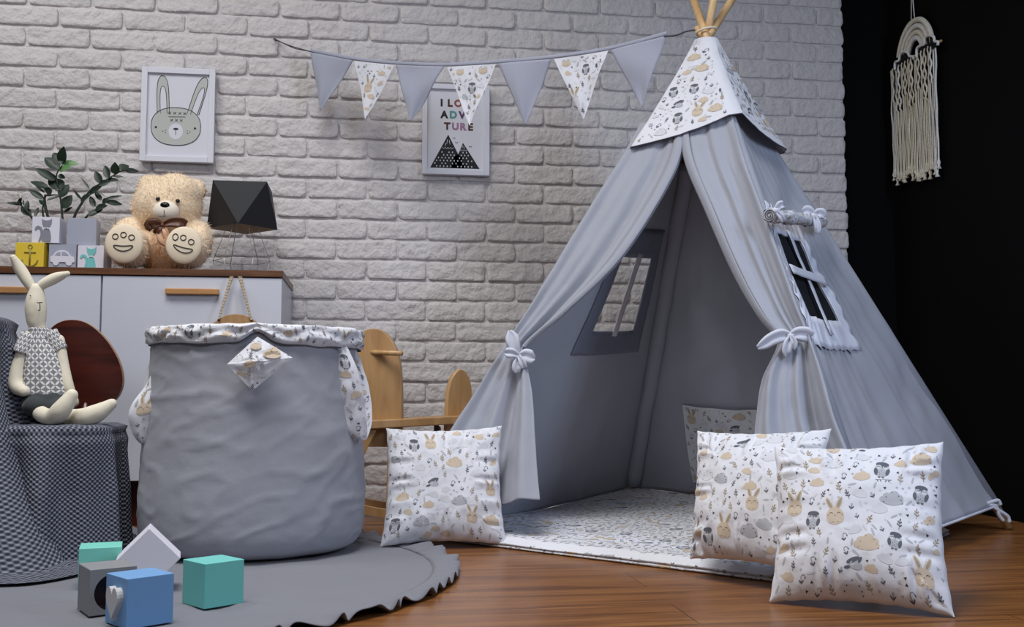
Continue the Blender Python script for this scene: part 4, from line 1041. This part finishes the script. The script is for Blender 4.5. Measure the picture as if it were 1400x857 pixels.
for x in (216, 243):
    mb = MB(); mb.ell(tb(x, 272 + (x - 216) * .1, TY - .104), .0075); mb.build('eye', mat('nose_black', (14, 13, 13), .25), bear)
BROWNR = mat('brown_satin', (84, 46, 26), .4); 
def loose_bow(parent, c, parts, name, m, th=.0012, yoff=0):
    mb = MB()
    for k, pts in enumerate(parts):
        P_ = [tuple(p) for p in pts]
        def f(u, v):
            a = plerp(P_, v); b = plerp(P_, min(v + .03, 1)); c_ = plerp(P_, max(v - .03, 0)); dx, dz = b[0] - c_[0], b[1] - c_[1]; L = math.hypot(dx, dz) or 1; s_ = (u - .5) * a[2]
            return c + V((a[0] - dz / L * s_, -.010 * math.sin(PI * v) - .003 * math.sin(2 * PI * u + k), a[1] + dx / L * s_))
        mb.grid(f, 6, 16)
    mb.ell(c, (.008, .008, .008)); return mb.build(name, m, parent, solid=th)
bc = tb(222, 308, TY - .125)
loose_bow(bear, bc, [[(0, 0, .012), (-.02, .006, .034), (-.04, 0, .038), (-.030, -.012, .03)], [(0, 0, .012), (.03, .008, .030), (.06, .008, .038), (.075, .0, .036)], [(0, 0, .01), (-.012, -.015, .02), (-.022, -.03, .02)]], 'bow', BROWNR)
loose_bow(bear, bc + V((0, .004, -.004)), [[(0, 0, .01), (-.004, -.025, .028), (.006, -.052, .030), (.014, -.066, .004)], [(0, 0, .01), (.012, -.02, .02), (.016, -.05, .02)]], 'bow_tail', mat('peach_satin', (216, 172, 138), .45))

# ================================================================== LAMP
LY = 3.74
lp = thing('table_lamp', 'table lamp with black faceted shade and thin wire base on the sideboard', 'lamp', (atY(330, 366, LY).x, LY, Z1))
SH = mat('black_shade', (34, 35, 39), .7)
a, b = atY(292, 249, LY - .06), atY(365, 249, LY - .06); ct = (a + b) / 2; ht = (b.x - a.x) / 2; zt = a.z
bl_, br_ = atY(283, 313, LY), atY(379, 313, LY); rb_ = (br_.x - bl_.x) / 2; cbx = (bl_.x + br_.x) / 2; zb = bl_.z + .003
tops = [V((cbx + sx * ht, LY + sy * ht, zt)) for sx, sy in ((-1, -1), (1, -1), (1, 1), (-1, 1))]
bots = [V((cbx + rb_ * x, LY + rb_ * y, zb)) for x, y in ((0, -1), (1, 0), (0, 1), (-1, 0))]
mb = MB(); vs = tops + bots; fs = [[0, 1, 4], [1, 2, 5], [2, 3, 6], [3, 0, 7], [0, 4, 7], [1, 5, 4], [2, 6, 5], [3, 7, 6], [3, 2, 1, 0]]
mb.add(vs, fs, 0, False); o = mb.build('lamp_shade', SH, lp, solid=.002)
mb = MB(); cc_ = V((cbx, LY, (zt + zb) / 2)); vi = [V((cc_.x + (p.x - cc_.x) * .965, cc_.y + (p.y - cc_.y) * .965, p.z - (.004 if p.z > cc_.z else -.0005))) for p in vs]
mb.add(vi, fs, 0, False); lab(mb.build('lining', mat('shade_lining', (226, 220, 208), .8), o), 'white shade lining')
WIRE = mat('grey_wire', (205, 200, 194), .4, metal=.3)
c0 = V((cbx, LY, 0)); 
nn_ = 6; zr = atY(330, 357, LY).z; rr = (atY(369, 357, LY).x - atY(291, 357, LY).x) / 2; zc = zt - .05
ring = [c0 + V((rr * math.cos(2 * PI * i / nn_), rr * math.sin(2 * PI * i / nn_), zr)) for i in range(nn_)]
base = [c0 + V((rr * .82 * math.cos(2 * PI * i / nn_), rr * .82 * math.sin(2 * PI * i / nn_), Z1 + .002)) for i in range(nn_)]
topc = [c0 + V((.018 * math.cos(2 * PI * i / nn_), .018 * math.sin(2 * PI * i / nn_), zc)) for i in range(nn_)]
mb = MB()
for i in range(nn_):
    j = (i + 1) % nn_
    for p, q in ((ring[i], ring[j]), (base[i], base[j]), (ring[i], base[i]), (ring[i], topc[i]), (topc[i], topc[j])): mb.tube([p, q], .0013, 6)
mb.build('wire_base', WIRE, lp)
mb = MB(); mb.tube([c0 + V((0, 0, zc - .06)), c0 + V((0, 0, zc + .02))], .016, 16); mb.build('socket', mat('socket_white', (210, 205, 196), .5), lp)

# ================================================================== HAMPER
HY = 2.945; hc_ = V((atY(347, 700, HY).x, HY, 0)); 
hp = thing('fabric_storage_basket', 'large soft grey storage basket with woodland print cuff and loop handles on the rug', 'basket', hc_)
prof = [(.10, .010), (.22, .010), (.275, .022), (.297, .055), (.303, .11), (.302, .20), (.297, .30), (.290, .40), (.283, .49), (.277, .56), (.276, .600)]
def fh(u, v):
    r, z = plerp(prof, v); a = 2 * PI * u; x, y = math.cos(a), math.sin(a)
    q_ = 1 - abs(fn3(x * 1.3 + 5, z * 9 + 1.2 * x, y * 1.3)) * 3.2; q2_ = 1 - abs(fn3(x * 2.4 + 9, z * 17 - 2.0 * x, y * 2.4)) * 4
    w_ = .006 * fn3(x * 1.6, z * 5, y * 1.6) + .0065 * max(0, q_) ** 2 * (.4 + fn3(x * 1.4, z * 3, 2)) + .004 * max(0, q2_) ** 2 + .0015 * frac(x * 5, z * 22, y * 5)
    r += w_ * (.62 if z > .03 else .2)
    return hc_ + V((x * r, y * r * .98, z + .004 * fn3(x * 3, y * 3)))
mb = MB(); mb.grid(fh, 160, 110, cu=True); mb.grid(lambda u, v: hc_ + V((.10 * (1 - v) * math.cos(2 * PI * u), .10 * (1 - v) * math.sin(2 * PI * u), .010)), 160, 2, cu=True)
mb.grid(lambda u, v: hc_ + V((lerp(.27, .26, v) * math.cos(2 * PI * u), lerp(.27, .26, v) * math.sin(2 * PI * u), lerp(.60, .05, v))), 64, 6, cu=True)
mb.build('padded_body', HAMP, hp)
# printed cuff, slit where the pointed tab comes out
afr = math.atan2(atY(352, 470, 2.67).y - hc_.y, atY(352, 470, 2.67).x - hc_.x) / (2 * PI) % 1
def fc(u, v):
    a = 2 * PI * u; x, y = math.cos(a), math.sin(a); du = ((u - afr + .5) % 1) - .5
    lowz = .562 + .006 * fn3(x * 4, y * 4) + .030 * math.exp(-(du / .018) ** 2) - .004 * math.cos(a)
    z = lerp(.612 + .004 * fn3(x * 6, y * 6, 3) , lowz, v); r = .284 + .012 * math.sin(PI * v) ** .6 + .004 * frac(x * 9, y * 9, v * 3) + .0035 * math.sin(v * 9 + 6 * fn3(x * 3, y * 3))
    return hc_ + V((x * r, y * r * .98, z))
mb = MB(); mb.grid(fc, 220, 14, cu=True)
mb.grid(lambda u, v: lerp(fc(u, 0), hc_ + V((.268 * math.cos(2 * PI * u), .262 * math.sin(2 * PI * u), .585)), v), 120, 3, cu=True)
Rc = .29
def scf(x, y): return fc((afr + x / (2 * PI * Rc)) % 1, min(max((.05 - y) / .05, 0), 1))
print_on(mb, scf, -.5, .5, .004, .046, lambda x, y: .002 < y < .049, 71, .75, dens=1.1, out=V((0, -1, 0)))
mb.tube([fc(i / 200, 1.0) + V((0, 0, -.001)) for i in range(201)], .002, 5, 1, caps=False)
lab(mb.build('cuff', PRINT, hp), 'white woodland print cuff')
# pointed tab (kite shape, folded along its middle)
Yt = hc_.y - .315
kite = [(352, 463), (398, 489), (346, 532), (310, 498)]
tipL, tipR, top_, bot_ = atY(310, 498, Yt), atY(400, 489, Yt), atY(352, 460, Yt + .012), atY(345, 534, Yt); midp = atY(352, 494, Yt - .018)
def kt(a, b, c, s2):
    def f(u, v):
        p = a + (b - a) * u * (1 - v) + (c - a) * v; return p + V((0, -.008 * math.sin(PI * u) * (1 - v), 0)) + V((0, .003 * fn3(u * 5, v * 5, s2), 0))
    return f
mb = MB(); k4 = [(top_, tipR), (tipR, bot_), (bot_, tipL), (tipL, top_)]
for k_, (a, b) in enumerate(k4):
    f = lambda u, v, a=a, b=b: lerp(lerp(a, b, u), midp, v) + V((0, .004 * fn3(u * 4, v * 4, k_) , 0))
    mb.grid(f, 12, 12)
def skt(x, z):
    P_ = V((midp.x + x, 0, midp.z + z)); best = None
    for a, b in k4:
        den = (b.x - a.x) * (midp.z - a.z) - (midp.x - a.x) * (b.z - a.z)
        u = ((P_.x - a.x) * (midp.z - a.z) - (midp.x - a.x) * (P_.z - a.z)) / den; v = ((b.x - a.x) * (P_.z - a.z) - (P_.x - a.x) * (b.z - a.z)) / den
        if u >= -1e-3 and v >= -1e-3 and u + v <= 1.02: return V((P_.x, a.y + (b.y - a.y) * u + (midp.y - a.y) * v - .003, P_.z))
    return V((P_.x, midp.y + 1, P_.z))
def ikt(x, z): return skt(x, z).y < midp.y + .9
print_on(mb, skt, -.08, .09, -.075, .065, ikt, 73, .85, [(.035, .015, .03, m_cloud(TN, BN, 1.1))], out=V((0, -1, 0)), dens=1.4)
lab(mb.build('pointed_tab', PRINT, hp, ), 'white woodland print folded tab')
def strap(rows, name, seed, th=.002, parent=hp, prints=True, k=.8):
    """rows of ((xl,yl),(xr,yr),Y)"""
    R_ = [tuple(atY(a[0], a[1], Y)) + tuple(atY(b[0], b[1], Y)) for a, b, Y in rows]
    def f(u, v): r = plerp(R_, v); return lerp(V(r[:3]), V(r[3:]), u) + V((.002 * fn3(u * 5, v * 8, seed), -.010 * math.sin(PI * u) + .003 * fn3(u * 4, v * 8, seed), 0))
    mb = MB(); mb.grid(f, 12, 50); L = sum((f(.5, (i + 1) / 20) - f(.5, i / 20)).length for i in range(20)); Wd = .05
    if prints: print_on(mb, lambda x, y: f(min(max(x / Wd, 0), 1), min(max(1 - y / L, 0), 1)), 0.0, Wd, .01, L - .01, lambda x, y: .003 < x < Wd - .003, seed, k, dens=1.5)
    return lab(mb.build(name, PRINT, parent), 'white woodland print strap')
strap([((214, 474), (228, 474), 2.86), ((210, 500), (226, 500), 2.85), ((200, 525), (220, 524), 2.84), ((180, 553), (218, 552), 2.82), ((176, 580), (212, 575), 2.82), ((186, 600), (202, 604), 2.83), ((193, 607), (200, 604), 2.84)], 'loop_handle', 81)
strap([((200, 604), (193, 607), 2.85), ((207, 588), (190, 598), 2.88), ((209, 560), (185, 570), 2.92), ((212, 520), (196, 530), 2.95), ((216, 480), (207, 480), 2.97)], 'loop_handle', 82)
strap([((456, 470), (472, 470), 2.80), ((460, 500), (487, 500), 2.79), ((463, 530), (495, 530), 2.79), ((466, 560), (500, 560), 2.80), ((474, 590), (502, 588), 2.81), ((489, 600), (501, 601), 2.82)], 'loop_handle', 83)
strap([((501, 601), (489, 600), 2.83), ((508, 580), (486, 588), 2.86), ((508, 552), (482, 560), 2.88), ((502, 520), (480, 520), 2.89), ((492, 490), (474, 490), 2.90), ((480, 468), (468, 468), 2.90)], 'loop_handle', 84)

# ================================================================== RUG
rc_ = V((-.618, 2.602, 0)); RR = .80
rug = thing('round_rug', 'round grey cotton rug with a frilled edge under the basket and blocks', 'rug', rc_)
def fr(u, v):
    a = 2 * PI * u; r = RR * v; x, y = math.cos(a) * r, math.sin(a) * r
    z = .0045 + .010 * max(0, 1 - 6 * abs(fn3(x * 2.2 + 5, y * 2.2))) ** 2 * max(0, fn3(x * 3, y * 3, 4) + .3) + .004 * max(0, frac(x * 3.2 + 5, y * 3.2)) + .0015 * fn3(x * 12, y * 12)
    return rc_ + V((x, y, z))
mb = MB(); mb.grid(fr, 160, 60, cu=True); mb.build('rug_top', RUG, rug)
def ffr(u, v):
    a = 2 * PI * u; r = RR - .018 + .066 * v + .010 * v * fn3(u * 60, v); ph = u * 2 * PI * 74 + 4.5 * fn3(u * 50, 1)
    z = .005 + .009 * v * (1 + math.sin(ph)) + .008 * math.sin(PI * v) * .5 + .001
    a += .012 * v * math.sin(ph * .5 + 1)
    return rc_ + V((math.cos(a) * r, math.sin(a) * r, z))
mb = MB(); mb.grid(ffr, 900, 6, cu=True); mb.build('frill', RUG, rug, solid=.002)
mb = MB(); mb.tube([rc_ + V(((RR - .012) * math.cos(2 * PI * i / 160), (RR - .012) * math.sin(2 * PI * i / 160),   .006)) for i in range(161)], .002, 6, caps=False); mb.build('piping', RUG, rug)

# ================================================================== CHAIR + BLANKET + BUNNY DOLL
seatz = .352
ch = thing('child_chair', 'low chair with a rounded dark red wooden backrest, covered by the knitted blanket', 'chair', (-.98, 2.98, 0))
mb = MB(); mb.box((-1.04, 2.78, seatz - .06), (-.71, 3.08, seatz - .022)); mb.build('seat', DKWOOD, ch, bevel=.01)
for x in (-1.00, -.75):
    for y in (2.81, 3.05): mb = MB(); mb.tube([(x, y, 0.012), (x, y, seatz - .03)], [.014, .02], 12); mb.build('leg', DKWOOD, ch)
egg = [(60, 470), (68, 450), (84, 439), (104, 437), (122, 443), (140, 458), (155, 478), (165, 500), (168, 522), (162, 541), (148, 554), (128, 562), (106, 566), (84, 566), (66, 556), (57, 530), (55, 498)]
P_ = [plerp(egg + [egg[0]], i / 60) for i in range(60)]
mb = MB(); Ye = 3.16; ew = [atY(x, y, Ye) for x, y in P_]
mb.prism([(p.x, p.z) for p in ew], .022, Matrix.Translation((0, Ye, 0)), 0, 1); mb.build('backrest', [DKWOOD, wood('edge_ply', (150, 112, 84), (176, 138, 104), .5, (10, 10, 10))], ch, bevel=.002)
for x in (-.93, -.82): mb = MB(); mb.tube([(x, 3.12, seatz - .04), (x, 3.198, seatz + .10)], .012, 10); mb.build('back_post', DKWOOD, ch)
mb = MB(); mb.box((-1.38, 2.78, seatz + .245), (-1.04, 3.10, seatz + .275)); mb.build('arm_shelf', DKWOOD, ch, bevel=.01)
for x in (-1.34, -1.08):
    for y in (2.80, 3.08): mb = MB(); mb.tube([(x, y, 0.012), (x, y, seatz + .26)], .016, 12); mb.build('leg', DKWOOD, ch)
KN = knit_mat()
def drape(mb, c, hx, hy, top, seed, asym=1.0, flare=.10, spread=.12, nf=9, seg=240, rows=90, amp=.02, floorz=.012):
    flare0, spread0 = flare, spread
    def f(u, v):
        a = 2 * PI * u; ca, sa = math.cos(a), math.sin(a); flare = flare0 * (1 - .7 * asym * max(0, ca) ** 2); spread = spread0 * (1 - .9 * asym * max(0, ca))
        k = 1 / ((abs(ca) ** 5 + abs(sa) ** 5) ** .2); R0x, R0y = hx * k, hy * k
        fo = amp * (1 - .6 * asym * max(0, ca)) * (math.sin(nf * a + 2.5 * fn3(ca * 2, sa * 2, seed)) + .6 * fn3(ca * 6, sa * 6, seed + 2))
        if v < .3: q = v / .3; x, y, z = ca * R0x * q, sa * R0y * q, top + .004 * fn3(ca * q * 4, sa * q * 4, seed); 
        elif v < .85:
            q = (v - .3) / .55; rr_ = q ** .9; o = .012 + .02 * min(1, q * 8) + flare * q ** 2 + fo * min(1, q * 2)
            x, y = ca * (R0x + o), sa * (R0y + o); z = lerp(top, floorz, q); 
            if q < .06: z = top - (top - floorz) * q * .6; x = ca * (R0x + .030 * math.sin(q / .06 * PI / 2)); y = sa * (R0y + .030 * math.sin(q / .06 * PI / 2))
        else:
            q = (v - .85) / .15; o = .032 + flare + fo + spread * q * (.7 + .5 * fn3(ca * 3, sa * 3, seed + 5)); x, y = ca * (R0x + o), sa * (R0y + o)
            z = floorz + .012 * math.sin(PI * q) * (1 + fn3(ca * 9, sa * 9, q * 3)) * .7
        return c + V((x, y, z))
    per = 2 * (hx + hy) * 2
    mb.grid(f, seg, rows, cu=True, uvf=lambda u, v: ((0.5 - abs(u - .5)) * per, (v * (.3 * (hx + hy) / 2 / .3 if v < .3 else 1) * (top / .55) if v >= .3 else v * (hx + hy) / .6)))
    return f
kb = thing('knitted_blanket', 'slate grey knitted blanket draped over the low chair down to the rug', 'blanket', (-1.0, 2.95, 0))
mb = MB()
drape(mb, V((-.875, 2.925, 0)), .185, .165, seatz, 3, flare=.05, spread=.14, nf=9, amp=.036)
drape(mb, V((-1.195, 2.925, 0)), .20, .175, seatz + .290, 8, asym=0, flare=.24, spread=.16, nf=7, amp=.045)
mb.build('blanket', KN, kb)

DY = 2.96
def db(x, y, Y=DY): return atY(x, y, Y)
doll = thing('bunny_doll', 'cream cloth bunny doll in patterned smock seated on the knitted blanket', 'doll', (db(70, 570).x, DY, seatz + .008))
CR = cloth('cream_linen', (226, 218, 198), .2, 30)
pd = DY / 1400
def chain(pts, rad, name, m, parent=doll, n=16, k=6):
    P_ = [tuple(db(x, y, Y)) + (r,) for (x, y, Y), r in zip(pts, rad)]
    N = len(pts) * k; S_ = [plerp(P_, i / N) for i in range(N + 1)]
    mb = MB(); mb.tube([V(s[:3]) for s in S_], [max(.001, s[3]) * pd for s in S_], n)
    mb.ell(V(S_[0][:3]), S_[0][3] * pd); mb.ell(V(S_[-1][:3]), S_[-1][3] * pd); return mb, mb.build(name, m, parent)
# body: head, torso, arms and legs as one surface
mb = MB()
def ch_(pts, rad, k=6, n=16):
    P_ = [tuple(db(x, y, Y)) + (r,) for (x, y, Y), r in zip(pts, rad)]; N = len(pts) * k; S_ = [plerp(P_, i / N) for i in range(N + 1)]
    mb.tube([V(s[:3]) for s in S_], [max(.5, s[3]) * pd for s in S_], n); mb.ell(V(S_[0][:3]), S_[0][3] * pd, None, 16, 10); mb.ell(V(S_[-1][:3]), S_[-1][3] * pd, None, 16, 10)
ch_([(50, 396, DY), (49, 410, DY), (49, 425, DY), (50, 440, DY), (54, 456, DY), (58, 500, DY), (60, 540, DY), (62, 552, DY)], [9, 12.5, 13.5, 12, 10, 22, 26, 24])
ch_([(36, 462, DY - .01), (30, 485, DY - .02), (22, 510, DY - .03), (22, 528, DY - .04), (32, 535, DY - .06)], [9, 8.5, 8.5, 9, 7])
ch_([(80, 465, DY), (86, 500, DY - .01), (93, 530, DY - .02), (102, 550, DY - .01)], [8, 8, 8, 6])
ch_([(58, 552, DY - .03), (56, 565, DY - .08), (72, 570, DY - .12), (84, 560, DY - .14), (98, 540, DY - .14)], [13, 10, 11, 12, 8], 8)
ch_([(66, 556, DY), (88, 568, DY - .05), (112, 571, DY - .10), (132, 565, DY - .11), (153, 552, DY - .11)], [12, 10, 12, 12, 7], 8)
mb.build('body', CR, doll, remesh=.0045)
ear = []
for pts, rad in (([(46, 398, DY), (38, 385, DY), (27, 367, DY), (18, 352, DY - .01)], [4.5, 7, 7.5, 4]), ([(50, 397, DY), (60, 388, DY), (76, 380, DY), (92, 374, DY - .01)], [4.5, 6.5, 7, 3.5])):
    chain(pts, rad, 'ear', CR)
# smock
cs = [db(54, 448), db(57, 480), db(60, 510), db(62, 540)]; SR = [(11, 10), (23, 19), (30, 25), (34, 28)]
def fs_(u, v):
    c = V(plerp([tuple(p) for p in cs], v)); r = plerp(SR, v); a = 2 * PI * u
    w_ = 1 + .05 * v * math.sin(9 * a + 1) + .12 * math.exp(-(v / .08) ** 2) * (1 + math.sin(14 * a))
    return c + V((math.cos(a) * r[0] * pd * w_, math.sin(a) * r[1] * pd * w_, 0))
mb = MB(); mb.grid(fs_, 64, 30, cu=True, uvf=lambda u, v: ((.5 - abs(u - .5)) * .42, v * .21))
for p0, p1, r0, r1 in ((db(44, 456), db(30, 482, DY - .02), 13, 12), (db(66, 456), db(82, 480, DY), 12, 11)):
    d = (p1 - p0).normalized(); e1 = V((0, 1, 0)); e2 = d.cross(e1).normalized()
    mb.grid(lambda u, v: lerp(p0, p1, v) + (e1 * math.cos(2 * PI * u) + e2 * math.sin(2 * PI * u)) * lerp(r0, r1, v) * pd * (1 + .08 * math.sin(8 * PI * u) * v), 24, 8, cu=True, uvf=lambda u, v: (.5 - abs(u - .5) * .36, v * .06))
mb.build('smock', shirt_mat(), doll, solid=.001)
mb = MB()
SHT = cloth('shorts_cloth', (58, 62, 64), .2, 20)
c1, c2 = db(62, 536, DY), db(64, 556, DY - .01)
mb.ell(db(64, 549, DY - .01), (31 * pd, 29 * pd, 18 * pd)); mb.ell(db(52, 556, DY - .05), (19 * pd, .045, 14 * pd)); mb.ell(db(80, 557, DY - .04), (20 * pd, .045, 13 * pd)); mb.build('shorts', SHT, doll, remesh=.005)
mb = MB(); fy = DY - .0315
for q in ([(50.5, 414), (58, 413.5)], [(54.5, 414), (54.8, 424)], [(52, 424.5), (55, 424)]): mb.tube([db(x, y, fy - .006) for x, y in q], .0012, 6)
mb.build('mouth_stitching', INK, doll)
mb = MB(); mb.ell(db(41.5, 404, DY - .026), .0018); mb.build('eye', INK, doll)

# ================================================================== ROCKING HORSE
rh = thing('rocking_horse', 'light wood rocking horse with a round head board by the brick wall', 'rocking horse', (atZ(560, 706).x, 3.50, 0))
HYY = 3.50
def hpx(x, y, Y=HYY): return atY(x, y, Y)
# head board: flat board turned a little so its front edge shows
o0 = hpx(514, 580, HYY); kx = 1 / 1400 * HYY
yawb = math.radians(-22); Fh = Matrix.Translation((o0.x, HYY, o0.z)) @ Matrix.Rotation(math.radians(-18), 4, 'Z')
hd = [(-12, -30), (-14, 20), (-18, 60), (-24, 86), (-26, 97), (-33, 98), (-35, 104), (-30, 117), (-18, 126), (-2, 129), (12, 124), (24, 110), (32, 90), (36, 60), (37, 20), (37, -30)]
hs = [plerp(hd, i / 60) for i in range(61)]
mb = MB(); mb.prism([(x * kx, z * kx) for x, z in hs], .026, Fh @ Matrix.Translation((0, -.013, 0))); mb.build('head_board', PLY, rh, bevel=.0025)
mb = MB(); pa, pb = hpx(516, 482, HYY - .02), hpx(549, 483, HYY - .10); dd = (pb - pa); mb.tube([pa - dd * .6, pa, pb], .0085, 14); mb.build('handle_peg', PINE, rh)
bo0 = hpx(626, 580, 3.55); Fb = Matrix.Translation((bo0.x, 3.55, bo0.z)) @ Matrix.Rotation(math.radians(28), 4, 'Z')
bs = [(-21, -12), (-20, 20), (-18, 45), (-12, 64), (-3, 74), (6, 75), (15, 66), (20, 50), (22, 20), (22, -12)]
bs = [plerp(bs, i / 40) for i in range(41)]
mb = MB(); mb.prism([(x * kx, z * kx) for x, z in bs], .022, Fb @ Matrix.Translation((0, -.011, 0))); mb.build('backrest', PINE, rh, bevel=.003)
mb = MB(); s0, s1 = hpx(500, 581, 3.42), hpx(648, 573, 3.50); d = (s1 - s0).normalized(); nrm = V((-d.y, d.x, 0)).normalized()
Fs = frame(s0, d, (0, 0, 1)); L = (s1 - s0).length
mb.box((0, 0, -.014), (L, .16, .014), 0, Fs); mb.build('seat', PLY, rh, bevel=.004)
def bar(pts, r, name, m=PLY, Y=HYY):
    mb = MB(); mb.tube([hpx(*p) for p in pts], r, 12); return mb.build(name, m, rh)
for (x0, y0, Y0), (x1, y1, Y1) in (((508, 590, 3.45), (484, 640, 3.42)), ((533, 588, 3.47), (530, 702, 3.46)), ((598, 588, 3.58), (606, 698, 3.68)), ((636, 588, 3.54), (646, 700, 3.52))):
    a, b = hpx(x0, y0, Y0), hpx(x1, y1, Y1)
    if x0 == 508: b = hpx(462, 682, 3.46)
    d = (b - a).normalized(); F = frame(a, V((1, 0, 0)) - d * d.x, -d); Ln = (b - a).length
    mb = MB(); mb.box((-.006 if x0 == 533 else -.012, -.012, -Ln), (.006 if x0 == 533 else .012, .012, .01), 0, F); mb.build('leg', PLY, rh, bevel=.002)
for Yr in (3.46, 3.70):
    mb = MB(); a, b = hpx(462, 690, 3.46), hpx(640, 700, 3.46)
    def frk(u, v):
        x = lerp(a.x, b.x + .05, v); zz = .018 + .05 * (2 * v - 1) ** 2 + .012; q = [(-.012, -.014), (.012, -.014), (.012, .014), (-.012, .014)][int(round(u * 4)) % 4]
        return V((x, Yr + q[0], zz + q[1] + .003))
    mb.grid(frk, 4, 30, cu=True, smooth=False); mb.build('rocker', PLY, rh)
mb = MB(); a = hpx(597, 580, 3.48); mb.box((a.x - .008, 3.485, a.z - .04), (a.x + .008, 3.50, a.z + .004)); mb.build('bracket', mat('black_metal', (20, 20, 22), .5), rh)

# ================================================================== MACRAME RAINBOW on the dark wall
MXW = XW - .018
MAC = cloth('cotton_rope', (236, 228, 206), .6, 160); MACW = cloth('white_rope', (240, 238, 232), .6, 160)
def mw(x, y, off=0.0): return atX(x, y, MXW - off)
L0, R0 = mw(1221, 97), mw(1283, 58)      # dowel ends along the wall (far end, near end)
mt = thing('macrame_rainbow', 'cream macrame rainbow with clouds and long fringe on the black wall', 'wall hanging', ((L0 + R0) / 2))
dz = (R0.z + L0.z) / 2; yL, yR = L0.y, R0.y
def mp_(s_, z, off=0): return V((MXW - off, lerp(yL, yR, s_), z))
Wm = abs(yL - yR); 
zd = lambda s_: lerp(L0.z, R0.z, s_)
mb = MB(); mb.tube([mp_(-.06, zd(0)), mp_(1.06, zd(1))], .005, 8); mb.build('dowel', PINE, mt)
cs_, top = .47, mw(1251, 23)
ztop = top.z; zb_ = (L0.z + R0.z) / 2
def cq(x, y, off=.006): return mw(1200 + x / 3.175, y / 3.175, off)
ap = [(92, 250), (97, 215), (112, 160), (136, 112), (163, 88), (190, 85), (213, 106), (229, 140), (238, 185)]
def arch(k, w_, m, name, off=.006):
    mb = MB(); mb.tube(spline([cq(165 + (x - 165) * k, 222 + (y - 222) * k, off) for x, y in ap], 40), w_, 10); mb.build(name, m, mt)
for k_, m_ in ((1.0, MAC), (.80, MACW), (.60, MAC), (.42, MACW)): arch(k_, Wm * .030, m_, 'rainbow_arch')
for k_ in (.90, .70, .51): arch(k_, Wm * .010, mat('arch_gap_cord', (110, 104, 92), .9), 'rainbow_cord', .002)
for cl in ([(75, 303), (76, 272), (92, 262), (97, 240), (112, 225), (130, 228), (138, 243), (155, 246), (157, 258)], [(170, 250), (170, 212), (186, 198), (203, 190), (206, 164), (224, 153), (243, 160), (247, 178), (262, 182), (260, 196)]):
    pts = spline([cq(x, y, .020) for x, y in cl], 40)
    mb = MB(); mb.tube(pts, .0055, 8); mb.build('cloud_outline', MACW, mt)
    mb = MB(); vs = [p + V((.004, 0, 0)) for p in pts]; mb.add(vs + [v_ + V((.003, 0, 0)) for v_ in vs], [list(range(len(vs))), list(range(len(vs), 2 * len(vs)))] + [[i, i + 1, len(vs) + i + 1, len(vs) + i] for i in range(len(vs) - 1)], 0, False); mb.build('cloud_backing', mat('black_felt', (10, 10, 11), .95), mt)
rm = random.Random(5); NS = 28
for i in range(NS):
    s_ = (i + .3) / NS; zb2 = lerp(mw(1222, 250).z, mw(1290, 235).z, s_) + rm.uniform(-.02, .02); zt2 = zd(s_)
    pts = []; ph = rm.uniform(0, 6)
    knot = i % 4 in (0, 1, 2) and 1 < i < NS - 2
    for j in range(41):
        q = j / 40; z = lerp(zt2, zb2, q); y = s_
        w_ = .018 * math.sin(q * 55 + (0 if i % 2 else PI)) * (1 if q < (.30 + .08 * ((i // 4) % 2)) and knot else 0)
        pts.append(mp_(s_ + w_ + .012 * fn3(q * 3, i) * q, z, .010 + .006 * fn3(i, q * 4) + (.006 if w_ else 0)))
    mb = MB(); mb.tube(pts, [.0036] * 37 + [.004, .0075, .004, .010], 7)
    mb.build('fringe_cord', MAC if rm.random() < .7 else MACW, mt)
mb = MB(); hk = mw(1250, -25)
for dx in (-.02, .05): mb.tube([mp_(.47 + dx, ztop), V((MXW, lerp(yL, yR, .48), hk.z))], .0022, 6)
mb.ell(V((MXW + .004, lerp(yL, yR, .48), hk.z)), .006); mb.build('hanging_cord', MACW, mt)
for o in bpy.data.objects:
    if '_w' in o: del o['_w']
